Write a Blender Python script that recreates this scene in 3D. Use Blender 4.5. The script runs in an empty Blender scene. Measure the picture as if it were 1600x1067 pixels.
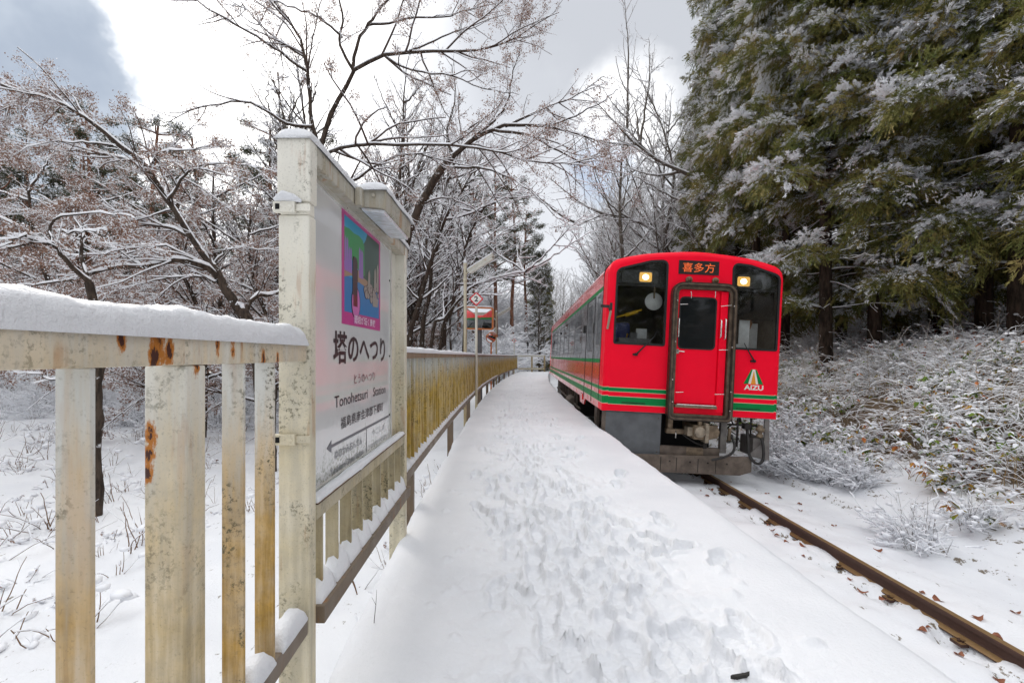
import bpy, bmesh, math, random
import numpy as np
from mathutils import Vector, Matrix

R_ = math.radians
SC = bpy.context.scene
COL = SC.collection

# ------------------------------------------------------------------ camera
cam_d = bpy.data.cameras.new('camera')
cam_d.lens = 16.0
cam_d.sensor_width = 36.0
cam_d.shift_y = 0.0142
cam_d.clip_start = 0.05
cam_d.clip_end = 4000
cam = bpy.data.objects.new('camera', cam_d)
COL.objects.link(cam)
cam.location = (0, 0, 1.15)
cam.rotation_euler = (R_(90), 0, 0)
SC.camera = cam
FPX = 711.0
def P(px, py, y):                       # a point at depth y seen at a pixel of the 1600 px photograph
    return ((px - 800) * y / FPX, y, 1.15 - (py - 556) * y / FPX)
def dirpx(px, py):
    return Vector(((px - 800) / FPX, 1.0, -(py - 556) / FPX)).normalized()

# ------------------------------------------------------------------ exposure
SC.view_settings.view_transform = 'Standard'
SC.view_settings.look = 'None'
SC.view_settings.exposure = 0.53
SC.view_settings.gamma = 1.0
SC.render.engine = 'CYCLES'
SC.cycles.max_bounces = 8
SC.cycles.transparent_max_bounces = 12
SC.cycles.sample_clamp_indirect = 6

# ------------------------------------------------------------------ node helper
class G:
    def __init__(s, nt): s.nt = nt
    def n(s, t, ins=None, **props):
        nd = s.nt.nodes.new(t)
        for k, v in props.items(): setattr(nd, k, v)
        for k, v in (ins or {}).items(): s.set(nd.inputs[k], v)
        return nd
    def set(s, sock, v):
        if isinstance(v, bpy.types.NodeSocket): s.nt.links.new(v, sock)
        elif isinstance(v, bpy.types.Node): s.nt.links.new(v.outputs[0], sock)
        else:
            if hasattr(sock.default_value, '__len__') and not hasattr(v, '__len__'): v = (v,) * len(sock.default_value)
            if hasattr(v, '__len__') and len(v) == 3 and len(sock.default_value) == 4: v = (*v, 1)
            sock.default_value = v
    def math(s, op, a, b=0.0, c=None, clamp=False):
        ins = {0: a, 1: b}
        if c is not None: ins[2] = c
        return s.n('ShaderNodeMath', ins, operation=op, use_clamp=clamp).outputs[0]
    def mix(s, f, a, b, blend='MIX'):
        return s.n('ShaderNodeMix', {0: f, 6: a, 7: b}, data_type='RGBA', blend_type=blend).outputs[2]
    def noise(s, vec, scale, detail=4, rough=0.55, dist=0.0):
        return s.n('ShaderNodeTexNoise', {'Vector': vec, 'Scale': scale, 'Detail': detail, 'Roughness': rough, 'Distortion': dist}).outputs[0]
    def ramp(s, v, lo, hi, a=0.0, b=1.0, smooth=True):
        return s.n('ShaderNodeMapRange', {0: v, 1: lo, 2: hi, 3: a, 4: b}, interpolation_type='SMOOTHSTEP' if smooth else 'LINEAR').outputs[0]
    def scale(s, vec, x, y, z):
        return s.n('ShaderNodeVectorMath', {0: vec, 1: (x, y, z)}, operation='MULTIPLY').outputs[0]
    def bump(s, h, strength, dist, normal=None):
        ins = {'Height': h, 'Strength': strength, 'Distance': dist}
        if normal is not None: ins['Normal'] = normal
        return s.n('ShaderNodeBump', ins).outputs[0]

# ------------------------------------------------------------------ sky: physical sky behind a broken overcast
SUN = dirpx(268, 70)
sun_el = math.asin(SUN.z)
sun_az = math.atan2(SUN.x, SUN.y)
W = bpy.data.worlds.new('World')
SC.world = W
W.use_nodes = True
W.node_tree.nodes.clear()
g = G(W.node_tree)
gen = g.n('ShaderNodeTexCoord').outputs['Generated']
sky = g.n('ShaderNodeTexSky', sky_type='NISHITA', sun_disc=False, sun_elevation=sun_el, sun_rotation=sun_az, air_density=1.0, dust_density=0.6)
warp = g.noise(gen, 3.2, 6, 0.6)
warp_c = g.math('SUBTRACT', warp, 0.5)
def blob(px, py, inner, outer, amt):
    d = g.n('ShaderNodeVectorMath', {0: gen, 1: dirpx(px, py)}, operation='DOT_PRODUCT').outputs['Value']
    ang = g.math('ARCCOSINE', d)
    ang = g.math('ADD', ang, g.math('MULTIPLY', warp_c, amt))
    return g.ramp(ang, R_(inner), R_(outer), 1.0, 0.0)
sep = g.n('ShaderNodeSeparateXYZ', {0: gen}).outputs
elev = g.ramp(sep[2], 0.0, 0.9)
base = g.mix(elev, (0.55, 0.565, 0.60), (0.47, 0.485, 0.52))
over = g.ramp(sep[2], 0.60, 0.95)
soft = g.noise(gen, 1.6, 5, 0.55)
base = g.mix(g.ramp(soft, 0.3, 0.7), base, g.mix(0.5, base, (0.72, 0.745, 0.79)))
base = g.mix(blob(985, 0, 6, 30, 0.5), base, (0.44, 0.46, 0.50))
glow = blob(320, 60, 3, 27, 0.35)
base = g.mix(g.math('MULTIPLY', glow, 0.9), base, (1.75, 1.73, 1.70))
base = g.mix(g.math('MULTIPLY', blob(430, 330, 2, 18, 0.4), 0.4), base, (1.35, 1.33, 1.30))
base = g.mix(g.math('MULTIPLY', blob(965, 190, 1, 8, 0.25), 0.7), base, (1.3, 1.3, 1.3))
dark = g.mix(g.ramp(g.noise(gen, 4.5, 5, 0.6), 0.35, 0.68), (0.32, 0.37, 0.45), (0.46, 0.51, 0.58))
base = g.mix(blob(-75, 150, 11.2, 13.6, 0.24), base, dark)
base = g.mix(g.ramp(sep[2], -0.02, -0.1), base, (0.5, 0.5, 0.52))
base = g.mix(over, base, (1.42, 1.43, 1.46))      # an overcast sky is brightest overhead
bgA = g.n('ShaderNodeBackground', {'Color': sky.outputs[0], 'Strength': 0.1})
bgB = g.n('ShaderNodeBackground', {'Color': base, 'Strength': 1.0})
hole = g.math('MULTIPLY', blob(925, 262, 1, 5.5, 0.25), 0.55)
ms = g.n('ShaderNodeMixShader', {0: hole, 1: bgB.outputs[0], 2: bgA.outputs[0]})
wo = g.n('ShaderNodeOutputWorld', {0: ms.outputs[0]})

sun_d = bpy.data.lights.new('sun', 'SUN')
sun_d.energy = 1.35
sun_d.angle = R_(12)
sun_d.color = (1.0, 0.95, 0.88)
sun = bpy.data.objects.new('sun', sun_d)
COL.objects.link(sun)
sun.rotation_euler = (-SUN).to_track_quat('-Z', 'Y').to_euler()

# ------------------------------------------------------------------ numpy noise
def _hash(ix, iy, seed):
    h = (ix.astype(np.int64) * 374761393 + iy.astype(np.int64) * 668265263 + seed * 974634593) & 0xFFFFFFFF
    h = ((h ^ (h >> 13)) * 1274126177) & 0xFFFFFFFF
    return ((h ^ (h >> 16)) & 0xFFFFFF) / float(0xFFFFFF)
def vnoise(x, y, seed=0):
    ix = np.floor(x); iy = np.floor(y)
    fx = x - ix; fy = y - iy
    fx = fx * fx * (3 - 2 * fx); fy = fy * fy * (3 - 2 * fy)
    a = _hash(ix, iy, seed); b = _hash(ix + 1, iy, seed); c = _hash(ix, iy + 1, seed); d = _hash(ix + 1, iy + 1, seed)
    return (a * (1 - fx) + b * fx) * (1 - fy) + (c * (1 - fx) + d * fx) * fy - 0.5
def fbm(x, y, seed=0, oct=4, gain=0.5):
    s = 0; a = 1.0
    for k in range(oct):
        s = s + a * vnoise(x * 2 ** k + 17.3 * k, y * 2 ** k - 9.1 * k, seed + k)
        a *= gain
    return s
def sstep(a, b, x):
    t = np.clip((x - a) / (b - a), 0, 1)
    return t * t * (3 - 2 * t)

# ------------------------------------------------------------------ mesh helpers
def norm(v): return v / np.maximum(np.linalg.norm(v, axis=-1, keepdims=True), 1e-9)

def np_mesh(name, V, F, mats, mi=None, smooth=False):
    """V (N,3), F a list of (M,k) index arrays, mi one array of material slots for each of them"""
    me = bpy.data.meshes.new(name)
    F = [np.asarray(f, dtype=np.int32) for f in F]
    nf = sum(len(f) for f in F)
    me.vertices.add(len(V))
    me.vertices.foreach_set('co', np.asarray(V, dtype=np.float32).ravel())
    tot = np.concatenate([np.full(len(f), f.shape[1], dtype=np.int32) for f in F])
    start = np.concatenate([[0], np.cumsum(tot)[:-1]]).astype(np.int32)
    me.loops.add(int(tot.sum()))
    me.loops.foreach_set('vertex_index', np.concatenate([f.ravel() for f in F]))
    me.polygons.add(nf)
    me.polygons.foreach_set('loop_start', start)
    if mi is not None:
        me.polygons.foreach_set('material_index', np.concatenate([np.broadcast_to(np.asarray(m, dtype=np.int32), (len(f),)) for m, f in zip(mi, F)]))
    if smooth:
        me.polygons.foreach_set('use_smooth', np.ones(nf, dtype=bool))
    me.update(calc_edges=True)
    me.validate(clean_customdata=False)
    for m in mats: me.materials.append(m)
    return me

def link(name, me, parent=None, label=None, cat=None, group=None, kind=None):
    o = bpy.data.objects.new(name, me)
    COL.objects.link(o)
    if parent is not None: o.parent = parent
    return tag(o, label, cat, group, kind)
def tag(o, label=None, cat=None, group=None, kind=None):
    if label: o['label'] = label
    if cat: o['category'] = cat
    if group: o['group'] = group
    if kind: o['kind'] = kind
    return o
def empty(name, loc, label, cat, group=None):
    o = bpy.data.objects.new(name, None)
    o.empty_display_size = 0.2
    COL.objects.link(o)
    o.location = loc
    return tag(o, label, cat, group)
def copy_tree(o, parent=None):
    c = o.copy(); COL.objects.link(c)
    if parent is not None: c.parent = parent
    for ch in list(o.children): copy_tree(ch, c)
    return c

class MB:
    """collects shapes, builds ONE mesh object; org is taken off every coordinate"""
    def __init__(s, org=(0, 0, 0)):
        s.v = []; s.f = []; s.m = []; s.sm = []; s.org = Vector(org)
    def add(s, vs, fs, mi=0, smooth=False):
        b = len(s.v)
        s.v += [tuple(Vector(v) - s.org) for v in vs]
        s.f += [tuple(b + i for i in f) for f in fs]
        s.m += [mi] * len(fs); s.sm += [smooth] * len(fs)
        return s
    def box(s, x0, x1, y0, y1, z0, z1, mi=0):
        return s.add([(x0, y0, z0), (x1, y0, z0), (x1, y1, z0), (x0, y1, z0), (x0, y0, z1), (x1, y0, z1), (x1, y1, z1), (x0, y1, z1)],
                     [(0, 3, 2, 1), (4, 5, 6, 7), (0, 1, 5, 4), (1, 2, 6, 5), (2, 3, 7, 6), (3, 0, 4, 7)], mi)
    def hexa(s, bottom, top, mi=0):     # two quads of four corners
        return s.add(list(bottom) + list(top), [(3, 2, 1, 0), (4, 5, 6, 7), (0, 1, 5, 4), (1, 2, 6, 5), (2, 3, 7, 6), (3, 0, 4, 7)], mi)
    def prism(s, outline, a0, a1, f, mi=0):     # outline of (u,v), extruded from a0 to a1; f(u,v,a) -> point
        n = len(outline)
        vs = [f(u, v, a0) for u, v in outline] + [f(u, v, a1) for u, v in outline]
        return s.add(vs, [tuple(range(n))[::-1], tuple(range(n, 2 * n))] + [(i, (i + 1) % n, n + (i + 1) % n, n + i) for i in range(n)], mi)
    def ring(s, outer, inner, a0, a1, f, mi=0):  # a frame between two outlines of equal count
        n = len(outer)
        vs = [f(u, v, a) for a in (a0, a1) for o in (outer, inner) for u, v in o]
        fs = []
        for i in range(n):
            j = (i + 1) % n
            fs += [(i, j, n + j, n + i), (2 * n + i, 3 * n + i, 3 * n + j, 2 * n + j), (i, 2 * n + i, 2 * n + j, j), (n + i, n + j, 3 * n + j, 3 * n + i)]
        return s.add(vs, fs, mi)
    def tube(s, pts, r, sides=8, mi=0, cap=True, smooth=True):
        pts = [Vector(p) for p in pts]; n = len(pts)
        rs = r if hasattr(r, '__len__') else [r] * n
        vs = []
        d0 = (pts[-1] - pts[0]).normalized()
        ref = Vector((0, 0, 1)) if abs(d0.z) < 0.8 else Vector((1, 0, 0))
        for i, p in enumerate(pts):
            t = (pts[min(i + 1, n - 1)] - pts[max(i - 1, 0)]).normalized()
            a = t.cross(ref)
            a = a.normalized() if a.length > 1e-4 else t.orthogonal().normalized()
            b = t.cross(a).normalized()
            for k in range(sides):
                q = 2 * math.pi * k / sides
                vs.append(p + (a * math.cos(q) + b * math.sin(q)) * rs[i])
        fs = [(i * sides + k, i * sides + (k + 1) % sides, (i + 1) * sides + (k + 1) % sides, (i + 1) * sides + k) for i in range(n - 1) for k in range(sides)]
        s.add(vs, fs, mi, smooth)
        if cap:
            s.add(vs[:sides], [tuple(range(sides))], mi); s.add(vs[-sides:], [tuple(range(sides))[::-1]], mi)
        return s
    def lathe(s, c, axis, prof, sides=16, mi=0, smooth=True):   # prof: (radius, distance along the axis)
        ax = Vector(axis).normalized(); a = ax.orthogonal().normalized(); b = ax.cross(a); c = Vector(c)
        vs = [c + ax * h + (a * math.cos(2 * math.pi * k / sides) + b * math.sin(2 * math.pi * k / sides)) * r for r, h in prof for k in range(sides)]
        fs = [(i * sides + k, i * sides + (k + 1) % sides, (i + 1) * sides + (k + 1) % sides, (i + 1) * sides + k) for i in range(len(prof) - 1) for k in range(sides)]
        fs += [tuple(range(sides))[::-1], tuple(range((len(prof) - 1) * sides, len(prof) * sides))]
        return s.add(vs, fs, mi, smooth)
    def build(s, name, mats, parent=None, bevel=0, **kw):
        me = bpy.data.meshes.new(name)
        me.from_pydata(s.v, [], s.f)
        me.polygons.foreach_set('material_index', s.m)
        me.polygons.foreach_set('use_smooth', s.sm)
        for m in (mats if isinstance(mats, (list, tuple)) else [mats]): me.materials.append(m)
        bm = bmesh.new(); bm.from_mesh(me)
        bmesh.ops.recalc_face_normals(bm, faces=bm.faces)
        bm.to_mesh(me); bm.free()
        o = link(name, me, parent, **kw)
        if bevel:
            md = o.modifiers.new('edge', 'BEVEL'); md.width = bevel; md.segments = 2; md.limit_method = 'ANGLE'; md.angle_limit = R_(40)
        return o

def fillet(pts, r, seg=5):
    out = []; n = len(pts)
    rr = r if hasattr(r, '__len__') else [r] * n
    for i in range(n):
        p = Vector((*pts[i], 0)); a = Vector((*pts[i - 1], 0)); b = Vector((*pts[(i + 1) % n], 0))
        da = (a - p).normalized(); db = (b - p).normalized()
        ang = da.angle(db)
        if rr[i] <= 0 or ang > 3.0: out += [(p.x, p.y)]; continue
        t = min(rr[i] / math.tan(ang / 2), (a - p).length * 0.49, (b - p).length * 0.49)
        q0 = p + da * t; q1 = p + db * t
        for k in range(seg + 1):
            w = k / seg
            q = q0 * (1 - w) ** 2 + p * 2 * w * (1 - w) + q1 * w * w
            out.append((q.x, q.y))
    return out
def inset(pts, d):
    n = len(pts)
    A = sum(pts[i][0] * pts[(i + 1) % n][1] - pts[(i + 1) % n][0] * pts[i][1] for i in range(n))
    s = 1 if A > 0 else -1
    out = []
    for i in range(n):
        p = Vector(pts[i]); a = Vector(pts[i - 1]); b = Vector(pts[(i + 1) % n])
        e1 = (p - a).normalized(); e2 = (b - p).normalized()
        nn = Vector((-e1.y - e2.y, e1.x + e2.x))
        if nn.length < 1e-6: nn = Vector((-e1.y, e1.x))
        nn.normalize()
        k = max(0.4, nn.dot(Vector((-e1.y, e1.x))))
        q = p + nn * s * d / k
        out.append((q.x, q.y))
    return out

def filled(loops):
    """2D outline with holes -> (verts, faces) through a filled curve"""
    c = bpy.data.curves.new('outline', 'CURVE'); c.dimensions = '2D'; c.fill_mode = 'BOTH'
    for lp in loops:
        sp = c.splines.new('POLY'); sp.points.add(len(lp) - 1); sp.use_cyclic_u = True
        for p, q in zip(sp.points, lp): p.co = (q[0], q[1], 0, 1)
    return curve_geo(c)
def curve_geo(c):
    o = bpy.data.objects.new('outline', c); COL.objects.link(o)
    bpy.context.view_layer.update()
    dg = bpy.context.evaluated_depsgraph_get()
    me = bpy.data.meshes.new_from_object(o.evaluated_get(dg))
    vs = [tuple(v.co) for v in me.vertices]; fs = [tuple(p.vertices) for p in me.polygons]
    bpy.data.objects.remove(o); bpy.data.meshes.remove(me); bpy.data.curves.remove(c)
    return vs, fs
def text_geo(body, bold=0.0, extrude=0.0, spacing=1.0, res=3):
    c = bpy.data.curves.new('letters', 'FONT'); c.body = body; c.offset = bold; c.extrude = extrude; c.space_character = spacing; c.resolution_u = res
    return curve_geo(c)
def letters(mb, body, u0, u1, v0, v1, f, mi=0, bold=0.0, rot=False):
    """text stretched into the rectangle u0..u1, v0..v1; f(u,v) -> point"""
    vs, fs = text_geo(body, bold)
    if rot: vs = [(-y, x, z) for x, y, z in vs]
    a = np.array(vs); lo = a.min(0); hi = a.max(0)
    q = [f(u0 + (x - lo[0]) / (hi[0] - lo[0]) * (u1 - u0), v0 + (y - lo[1]) / (hi[1] - lo[1]) * (v1 - v0)) for x, y, z in vs]
    return mb.add(q, fs, mi)

# ------------------------------------------------------------------ the curve of the platform and the track
def xl(y):                               # left edge of the platform
    y = np.asarray(y, dtype=float)
    yy = np.clip(y, 0, 60)
    return -0.61 - 0.0468 * y + 0.002384 * yy ** 2 + (y > 60) * 0.286 * (y - 60)
XW = 2.30                                # platform width
TO = 3.63                                # left platform edge to track centre
RT = -0.835                              # rail top at the track centre
CANT = math.tan(R_(2.9))
# ------------------------------------------------------------------ materials
def material(name):
    m = bpy.data.materials.new(name); m.use_nodes = True
    nt = m.node_tree; b = nt.nodes['Principled BSDF']
    return m, G(nt), b
def plain(name, col, rough=0.6, metal=0.0, var=0.12, scale=8.0, bump=0.0, bscale=60.0, spec=0.4, coat=0.0):
    m, g, b = material(name)
    co = g.n('ShaderNodeTexCoord').outputs['Object']
    if var:
        f = g.ramp(g.noise(co, scale, 5, 0.6), 0.3, 0.7)
        g.set(b.inputs['Base Color'], g.mix(f, tuple(c * (1 - var) for c in col), tuple(min(1, c * (1 + var)) for c in col)))
        g.set(b.inputs['Roughness'], g.ramp(g.noise(co, scale * 2.3, 3), 0.3, 0.7, max(0.02, rough - 0.08), min(1, rough + 0.08)))
    else:
        g.set(b.inputs['Base Color'], col); g.set(b.inputs['Roughness'], rough)
    b.inputs['Metallic'].default_value = metal
    b.inputs['Specular IOR Level'].default_value = spec
    b.inputs['Coat Weight'].default_value = coat
    b.inputs['Coat Roughness'].default_value = 0.06
    if bump: g.set(b.inputs['Normal'], g.bump(g.noise(co, bscale, 4), bump, 0.01))
    return m
def glow_mat(name, col, strength):
    m, g, b = material(name)
    g.set(b.inputs['Base Color'], (0.02, 0.02, 0.02)); g.set(b.inputs['Emission Color'], col); b.inputs['Emission Strength'].default_value = strength
    return m

def snow_material(name, a, b_, fleck=0.0):
    m, g, b = material(name)
    pos = g.n('ShaderNodeNewGeometry').outputs['Position']
    c = g.mix(g.ramp(g.noise(pos, 1.3, 5), 0.3, 0.7), a, b_)
    if fleck:
        patch = g.ramp(g.noise(pos, 0.9, 4), 0.36, 0.60)
        nz = g.n('ShaderNodeSeparateXYZ', {0: g.n('ShaderNodeNewGeometry').outputs['True Normal']}).outputs[2]
        steep = g.ramp(nz, 0.955, 0.90)
        patch = g.math('MAXIMUM', patch, steep)
        lit = g.n('ShaderNodeAttribute', attribute_name='litter').outputs['Fac']
        lf = g.ramp(g.math('ADD', lit, g.math('MULTIPLY', g.math('SUBTRACT', g.noise(pos, 7.0, 6, 0.75), 0.5), 1.6)), 0.42, 0.62)
        c = g.mix(lf, c, g.mix(g.noise(pos, 30, 4, 0.7), (0.045, 0.032, 0.020), (0.17, 0.115, 0.065)))
        fl = g.math('MULTIPLY', g.ramp(g.noise(g.scale(pos, 1, 0.6, 1), 13.0, 6, 0.72), g.math('SUBTRACT', 0.63, g.math('MULTIPLY', steep, 0.08)), g.math('SUBTRACT', 0.68, g.math('MULTIPLY', steep, 0.08))), g.math('MULTIPLY', patch, fleck))
        c = g.mix(fl, c, g.mix(g.noise(pos, 40, 2), (0.10, 0.075, 0.045), (0.22, 0.17, 0.11)))
    g.set(b.inputs['Base Color'], c)
    b.inputs['Roughness'].default_value = 0.55
    b.inputs['Specular IOR Level'].default_value = 0.35
    h = g.math('ADD', g.math('MULTIPLY', g.noise(pos, 220, 3, 0.7), 0.35), g.noise(pos, 45, 5, 0.65))
    g.set(b.inputs['Normal'], g.bump(h, 0.8, 0.008))
    return m
M = {}
M['snow'] = snow_material('fresh_snow', (0.69, 0.705, 0.735), (0.76, 0.77, 0.795))
M['field'] = snow_material('field_snow', (0.79, 0.805, 0.835), (0.84, 0.85, 0.87), 0.95)
M['cap'] = plain('snow_on_branches', (0.86, 0.87, 0.90), 0.6, var=0.03, scale=3, spec=0.2)

def bark(name, a, b_, scale=6.0, snow=True):
    m, g, b = material(name)
    co = g.n('ShaderNodeTexCoord').outputs['Object']
    f = g.noise(g.scale(co, 1, 1, 0.22), scale * 3, 5, 0.65)
    c = g.mix(g.ramp(f, 0.35, 0.65), a, b_)
    if snow:                              # snow blown against the bark in patches of its own
        s = g.ramp(g.noise(co, 9.0, 5, 0.6), 0.63, 0.69)
        c = g.mix(g.math('MULTIPLY', s, 0.8), c, (0.8, 0.81, 0.84))
    g.set(b.inputs['Base Color'], c)
    b.inputs['Roughness'].default_value = 0.85
    b.inputs['Specular IOR Level'].default_value = 0.2
    g.set(b.inputs['Normal'], g.bump(f, 0.8, 0.03))
    return m
M['bark'] = bark('dark_bark', (0.030, 0.022, 0.017), (0.085, 0.062, 0.047))
M['bark_grey'] = bark('grey_bark', (0.07, 0.058, 0.048), (0.16, 0.135, 0.11))
M['bark_red'] = bark('red_pine_bark', (0.13, 0.060, 0.038), (0.30, 0.15, 0.095), 3.0)
M['bark_cedar'] = bark('cedar_bark', (0.022, 0.015, 0.011), (0.075, 0.052, 0.038), 5.0, False)
M['twig'] = plain('bare_twig', (0.075, 0.052, 0.042), 0.8, var=0.35, scale=2.5, spec=0.15)
M['stem'] = plain('brown_stem', (0.20, 0.115, 0.065), 0.8, var=0.4, scale=2.5, spec=0.15)
M['straw'] = plain('dry_straw', (0.38, 0.26, 0.13), 0.8, var=0.35, scale=2.5, spec=0.15)
M['twig_frost'] = plain('frosted_twig', (0.40, 0.38, 0.375), 0.8, var=0.25, scale=1.6, spec=0.15)
def leaves_mat(name, cols, scale=5.0, rough=0.6, trans=0.3):
    m, g, b = material(name)
    co = g.n('ShaderNodeTexCoord').outputs['Object']
    f = g.noise(co, scale, 3, 0.7)
    r = g.n('ShaderNodeValToRGB', {0: g.ramp(f, 0.28, 0.72, smooth=False)})
    el = r.color_ramp.elements
    el[0].color = (*cols[0], 1); el[1].color = (*cols[-1], 1)
    for i, c in enumerate(cols[1:-1]):
        e = el.new((i + 1) / (len(cols) - 1)); e.color = (*c, 1)
    g.set(b.inputs['Base Color'], r.outputs[0])
    b.inputs['Roughness'].default_value = rough
    b.inputs['Specular IOR Level'].default_value = 0.2
    tr = g.n('ShaderNodeBsdfTranslucent', {'Color': r.outputs[0]})
    mx = g.n('ShaderNodeMixShader', {0: trans, 1: b.outputs[0], 2: tr.outputs[0]})
    g.nt.links.new(mx.outputs[0], g.nt.nodes['Material Output'].inputs[0])
    return m
M['leaf_dry'] = leaves_mat('dry_maple_leaves', [(0.15, 0.065, 0.05), (0.25, 0.145, 0.105), (0.33, 0.215, 0.16), (0.20, 0.10, 0.08)], 6)
M['cedar'] = leaves_mat('cedar_foliage', [(0.075, 0.105, 0.032), (0.15, 0.165, 0.047), (0.24, 0.215, 0.068), (0.34, 0.24, 0.105)], 1.3, trans=0.12)
M['pine'] = leaves_mat('pine_needles', [(0.05, 0.062, 0.036), (0.085, 0.09, 0.05), (0.12, 0.11, 0.065)], 2)
M['leaf_bank'] = leaves_mat('bank_leaves', [(0.09, 0.20, 0.03), (0.20, 0.29, 0.05), (0.17, 0.26, 0.04), (0.58, 0.34, 0.06), (0.58, 0.20, 0.06), (0.44, 0.12, 0.07)], 2.2)
M['leaf_rust'] = leaves_mat('rust_bank_leaves', [(0.30, 0.08, 0.04), (0.40, 0.14, 0.07), (0.24, 0.10, 0.05)], 3)
M['leaf_fallen'] = leaves_mat('fallen_leaf_brown', [(0.20, 0.07, 0.035), (0.30, 0.12, 0.07), (0.36, 0.17, 0.10)], 9)

# painted steel that has weathered: ochre run-off, dark lichen and rust
def weathered(name, paint, ochre, och_lo, och_hi, och_amt, rust_amt, lichen_amt, spot=None):
    m, g, b = material(name)
    pos = g.n('ShaderNodeNewGeometry').outputs['Position']
    z = g.n('ShaderNodeSeparateXYZ', {0: pos}).outputs
    st = g.noise(g.scale(pos, 1, 1, 0.07), 30, 5, 0.65)
    bl = g.noise(pos, 5.5, 5, 0.6)
    hgt = g.ramp(g.math('ADD', z[2], g.math('MULTIPLY', g.math('SUBTRACT', st, 0.5), 0.8)), och_lo, och_hi, 1.0, 0.0)
    f = g.math('MULTIPLY', hgt, g.ramp(g.math('ADD', g.math('MULTIPLY', st, 0.6), g.math('MULTIPLY', bl, 0.4)), 0.28, 0.62, 0.45, 1.0))
    c = g.mix(g.ramp(g.noise(pos, 3, 4), 0.3, 0.7), tuple(p * 0.86 for p in paint), paint)
    c = g.mix(g.math('MULTIPLY', f, och_amt, clamp=True), c, g.mix(g.ramp(g.math('ADD', g.math('MULTIPLY', st, 0.6), g.math('MULTIPLY', g.noise(pos, 14, 5, 0.7), 0.4)), 0.38, 0.62), ochre, tuple(o * 0.55 for o in ochre)))
    li = g.math('MULTIPLY', g.ramp(g.noise(pos, 75, 5, 0.75), 0.50, 0.62), g.ramp(g.noise(g.scale(pos, 1, 1, 0.5), 7, 4, 0.7), 0.47, 0.62))
    c = g.mix(g.math('MULTIPLY', li, lichen_amt), c, (0.075, 0.07, 0.035))
    st2 = g.noise(g.scale(pos, 1, 1, 0.10), 24, 4, 0.6)
    drip = g.math('MULTIPLY', g.ramp(st2, 0.57, 0.64), g.ramp(g.noise(pos, 4.6, 3), 0.42, 0.56))
    c = g.mix(g.math('MULTIPLY', drip, rust_amt), c, (0.36, 0.13, 0.02))
    gn = g.noise(pos, 160, 3, 0.7)
    c = g.mix(g.ramp(gn, 0.28, 0.45, 0.28, 0.0), c, (0.10, 0.085, 0.05))
    if spot:
        for (sx, sy, sz, rad) in spot:
            d = g.n('ShaderNodeVectorMath', {0: g.scale(pos, 1, 1.25, 0.5), 1: (sx, sy * 1.25, sz * 0.5)}, operation='DISTANCE').outputs['Value']
            d = g.math('ADD', d, g.math('MULTIPLY', g.math('SUBTRACT', g.noise(g.scale(pos, 1, 1, 0.45), 60, 5, 0.75), 0.5), rad * 4.5))
            c = g.mix(g.ramp(d, rad * 1.0, rad * 1.75, 1.0, 0.0), c, (0.42, 0.15, 0.02))
            c = g.mix(g.ramp(d, rad * 0.55, rad * 0.75, 1.0, 0.0), c, (0.055, 0.018, 0.012))
    g.set(b.inputs['Base Color'], c)
    g.set(b.inputs['Roughness'], g.ramp(bl, 0.3, 0.7, 0.42, 0.7))
    b.inputs['Specular IOR Level'].default_value = 0.35
    g.set(b.inputs['Normal'], g.bump(g.math('ADD', li, g.noise(pos, 90, 4)), 0.25, 0.002))
    return m
PAINT = (0.66, 0.64, 0.58)
M['rail_near'] = weathered('rusting_white_rail', (0.74, 0.73, 0.67), (0.58, 0.38, 0.11), 1.0, 1.4, 0.70, 1.0, 0.5,
                           [(-0.642, 0.822, 1.172, 0.017), (-0.642, 0.815, 1.150, 0.013), (-0.642, 0.850, 1.160, 0.010), (-0.64, 0.74, 1.180, 0.008), (-0.65, 1.00, 1.175, 0.008), (-0.655, 1.06, 1.170, 0.009), (-0.66, 1.28, 1.14, 0.008), (-0.66, 1.2, 1.135, 0.010)])
M['picket'] = weathered('weathered_picket', (0.68, 0.69, 0.66), (0.56, 0.33, 0.055), 0.66, 1.18, 1.0, 0.12, 1.0)
M['post_near'] = weathered('weathered_post', (0.72, 0.71, 0.65), (0.60, 0.41, 0.12), 0.60, 1.30, 0.85, 0.22, 0.5, [(-0.716, 0.9, 0.99, 0.009), (-0.722, 0.9, 0.955, 0.011), (-0.724, 0.9, 0.92, 0.008), (-0.655, 0.935, 1.13, 0.010)])
M['sign_post'] = weathered('weathered_sign_post', (0.77, 0.75, 0.67), (0.60, 0.46, 0.16), 0.55, 1.9, 0.55, 0.30, 0.7)
M['slat'] = weathered('ochre_stained_slats', (0.58, 0.60, 0.58), (0.62, 0.42, 0.075), 0.80, 1.18, 1.0, 0.30, 1.0)
M['slat_sign'] = weathered('grey_stained_slats', (0.56, 0.52, 0.42), (0.42, 0.33, 0.15), 0.4, 1.1, 0.8, 0.2, 1.0)
M['dark_wood'] = weathered('stained_lower_rail', (0.20, 0.16, 0.12), (0.16, 0.09, 0.04), -0.3, 0.6, 0.8, 0.4, 0.8)
M['rail_far'] = weathered('brown_stained_rail', (0.30, 0.24, 0.17), (0.22, 0.12, 0.05), 0.9, 1.4, 0.8, 0.5, 0.6)
M['pole'] = weathered('cream_lamp_pole', (0.55, 0.50, 0.38), (0.36, 0.25, 0.08), 0.4, 2.4, 0.8, 0.2, 0.5)
M['pole_white'] = weathered('cream_sign_pole', (0.70, 0.68, 0.58), (0.45, 0.35, 0.14), -0.1, 0.7, 0.8, 0.1, 0.2)
M['lamp_box'] = weathered('weathered_lamp_housing', (0.50, 0.48, 0.42), (0.33, 0.25, 0.12), 1.7, 1.9, 0.6, 0.5, 0.7)

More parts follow.
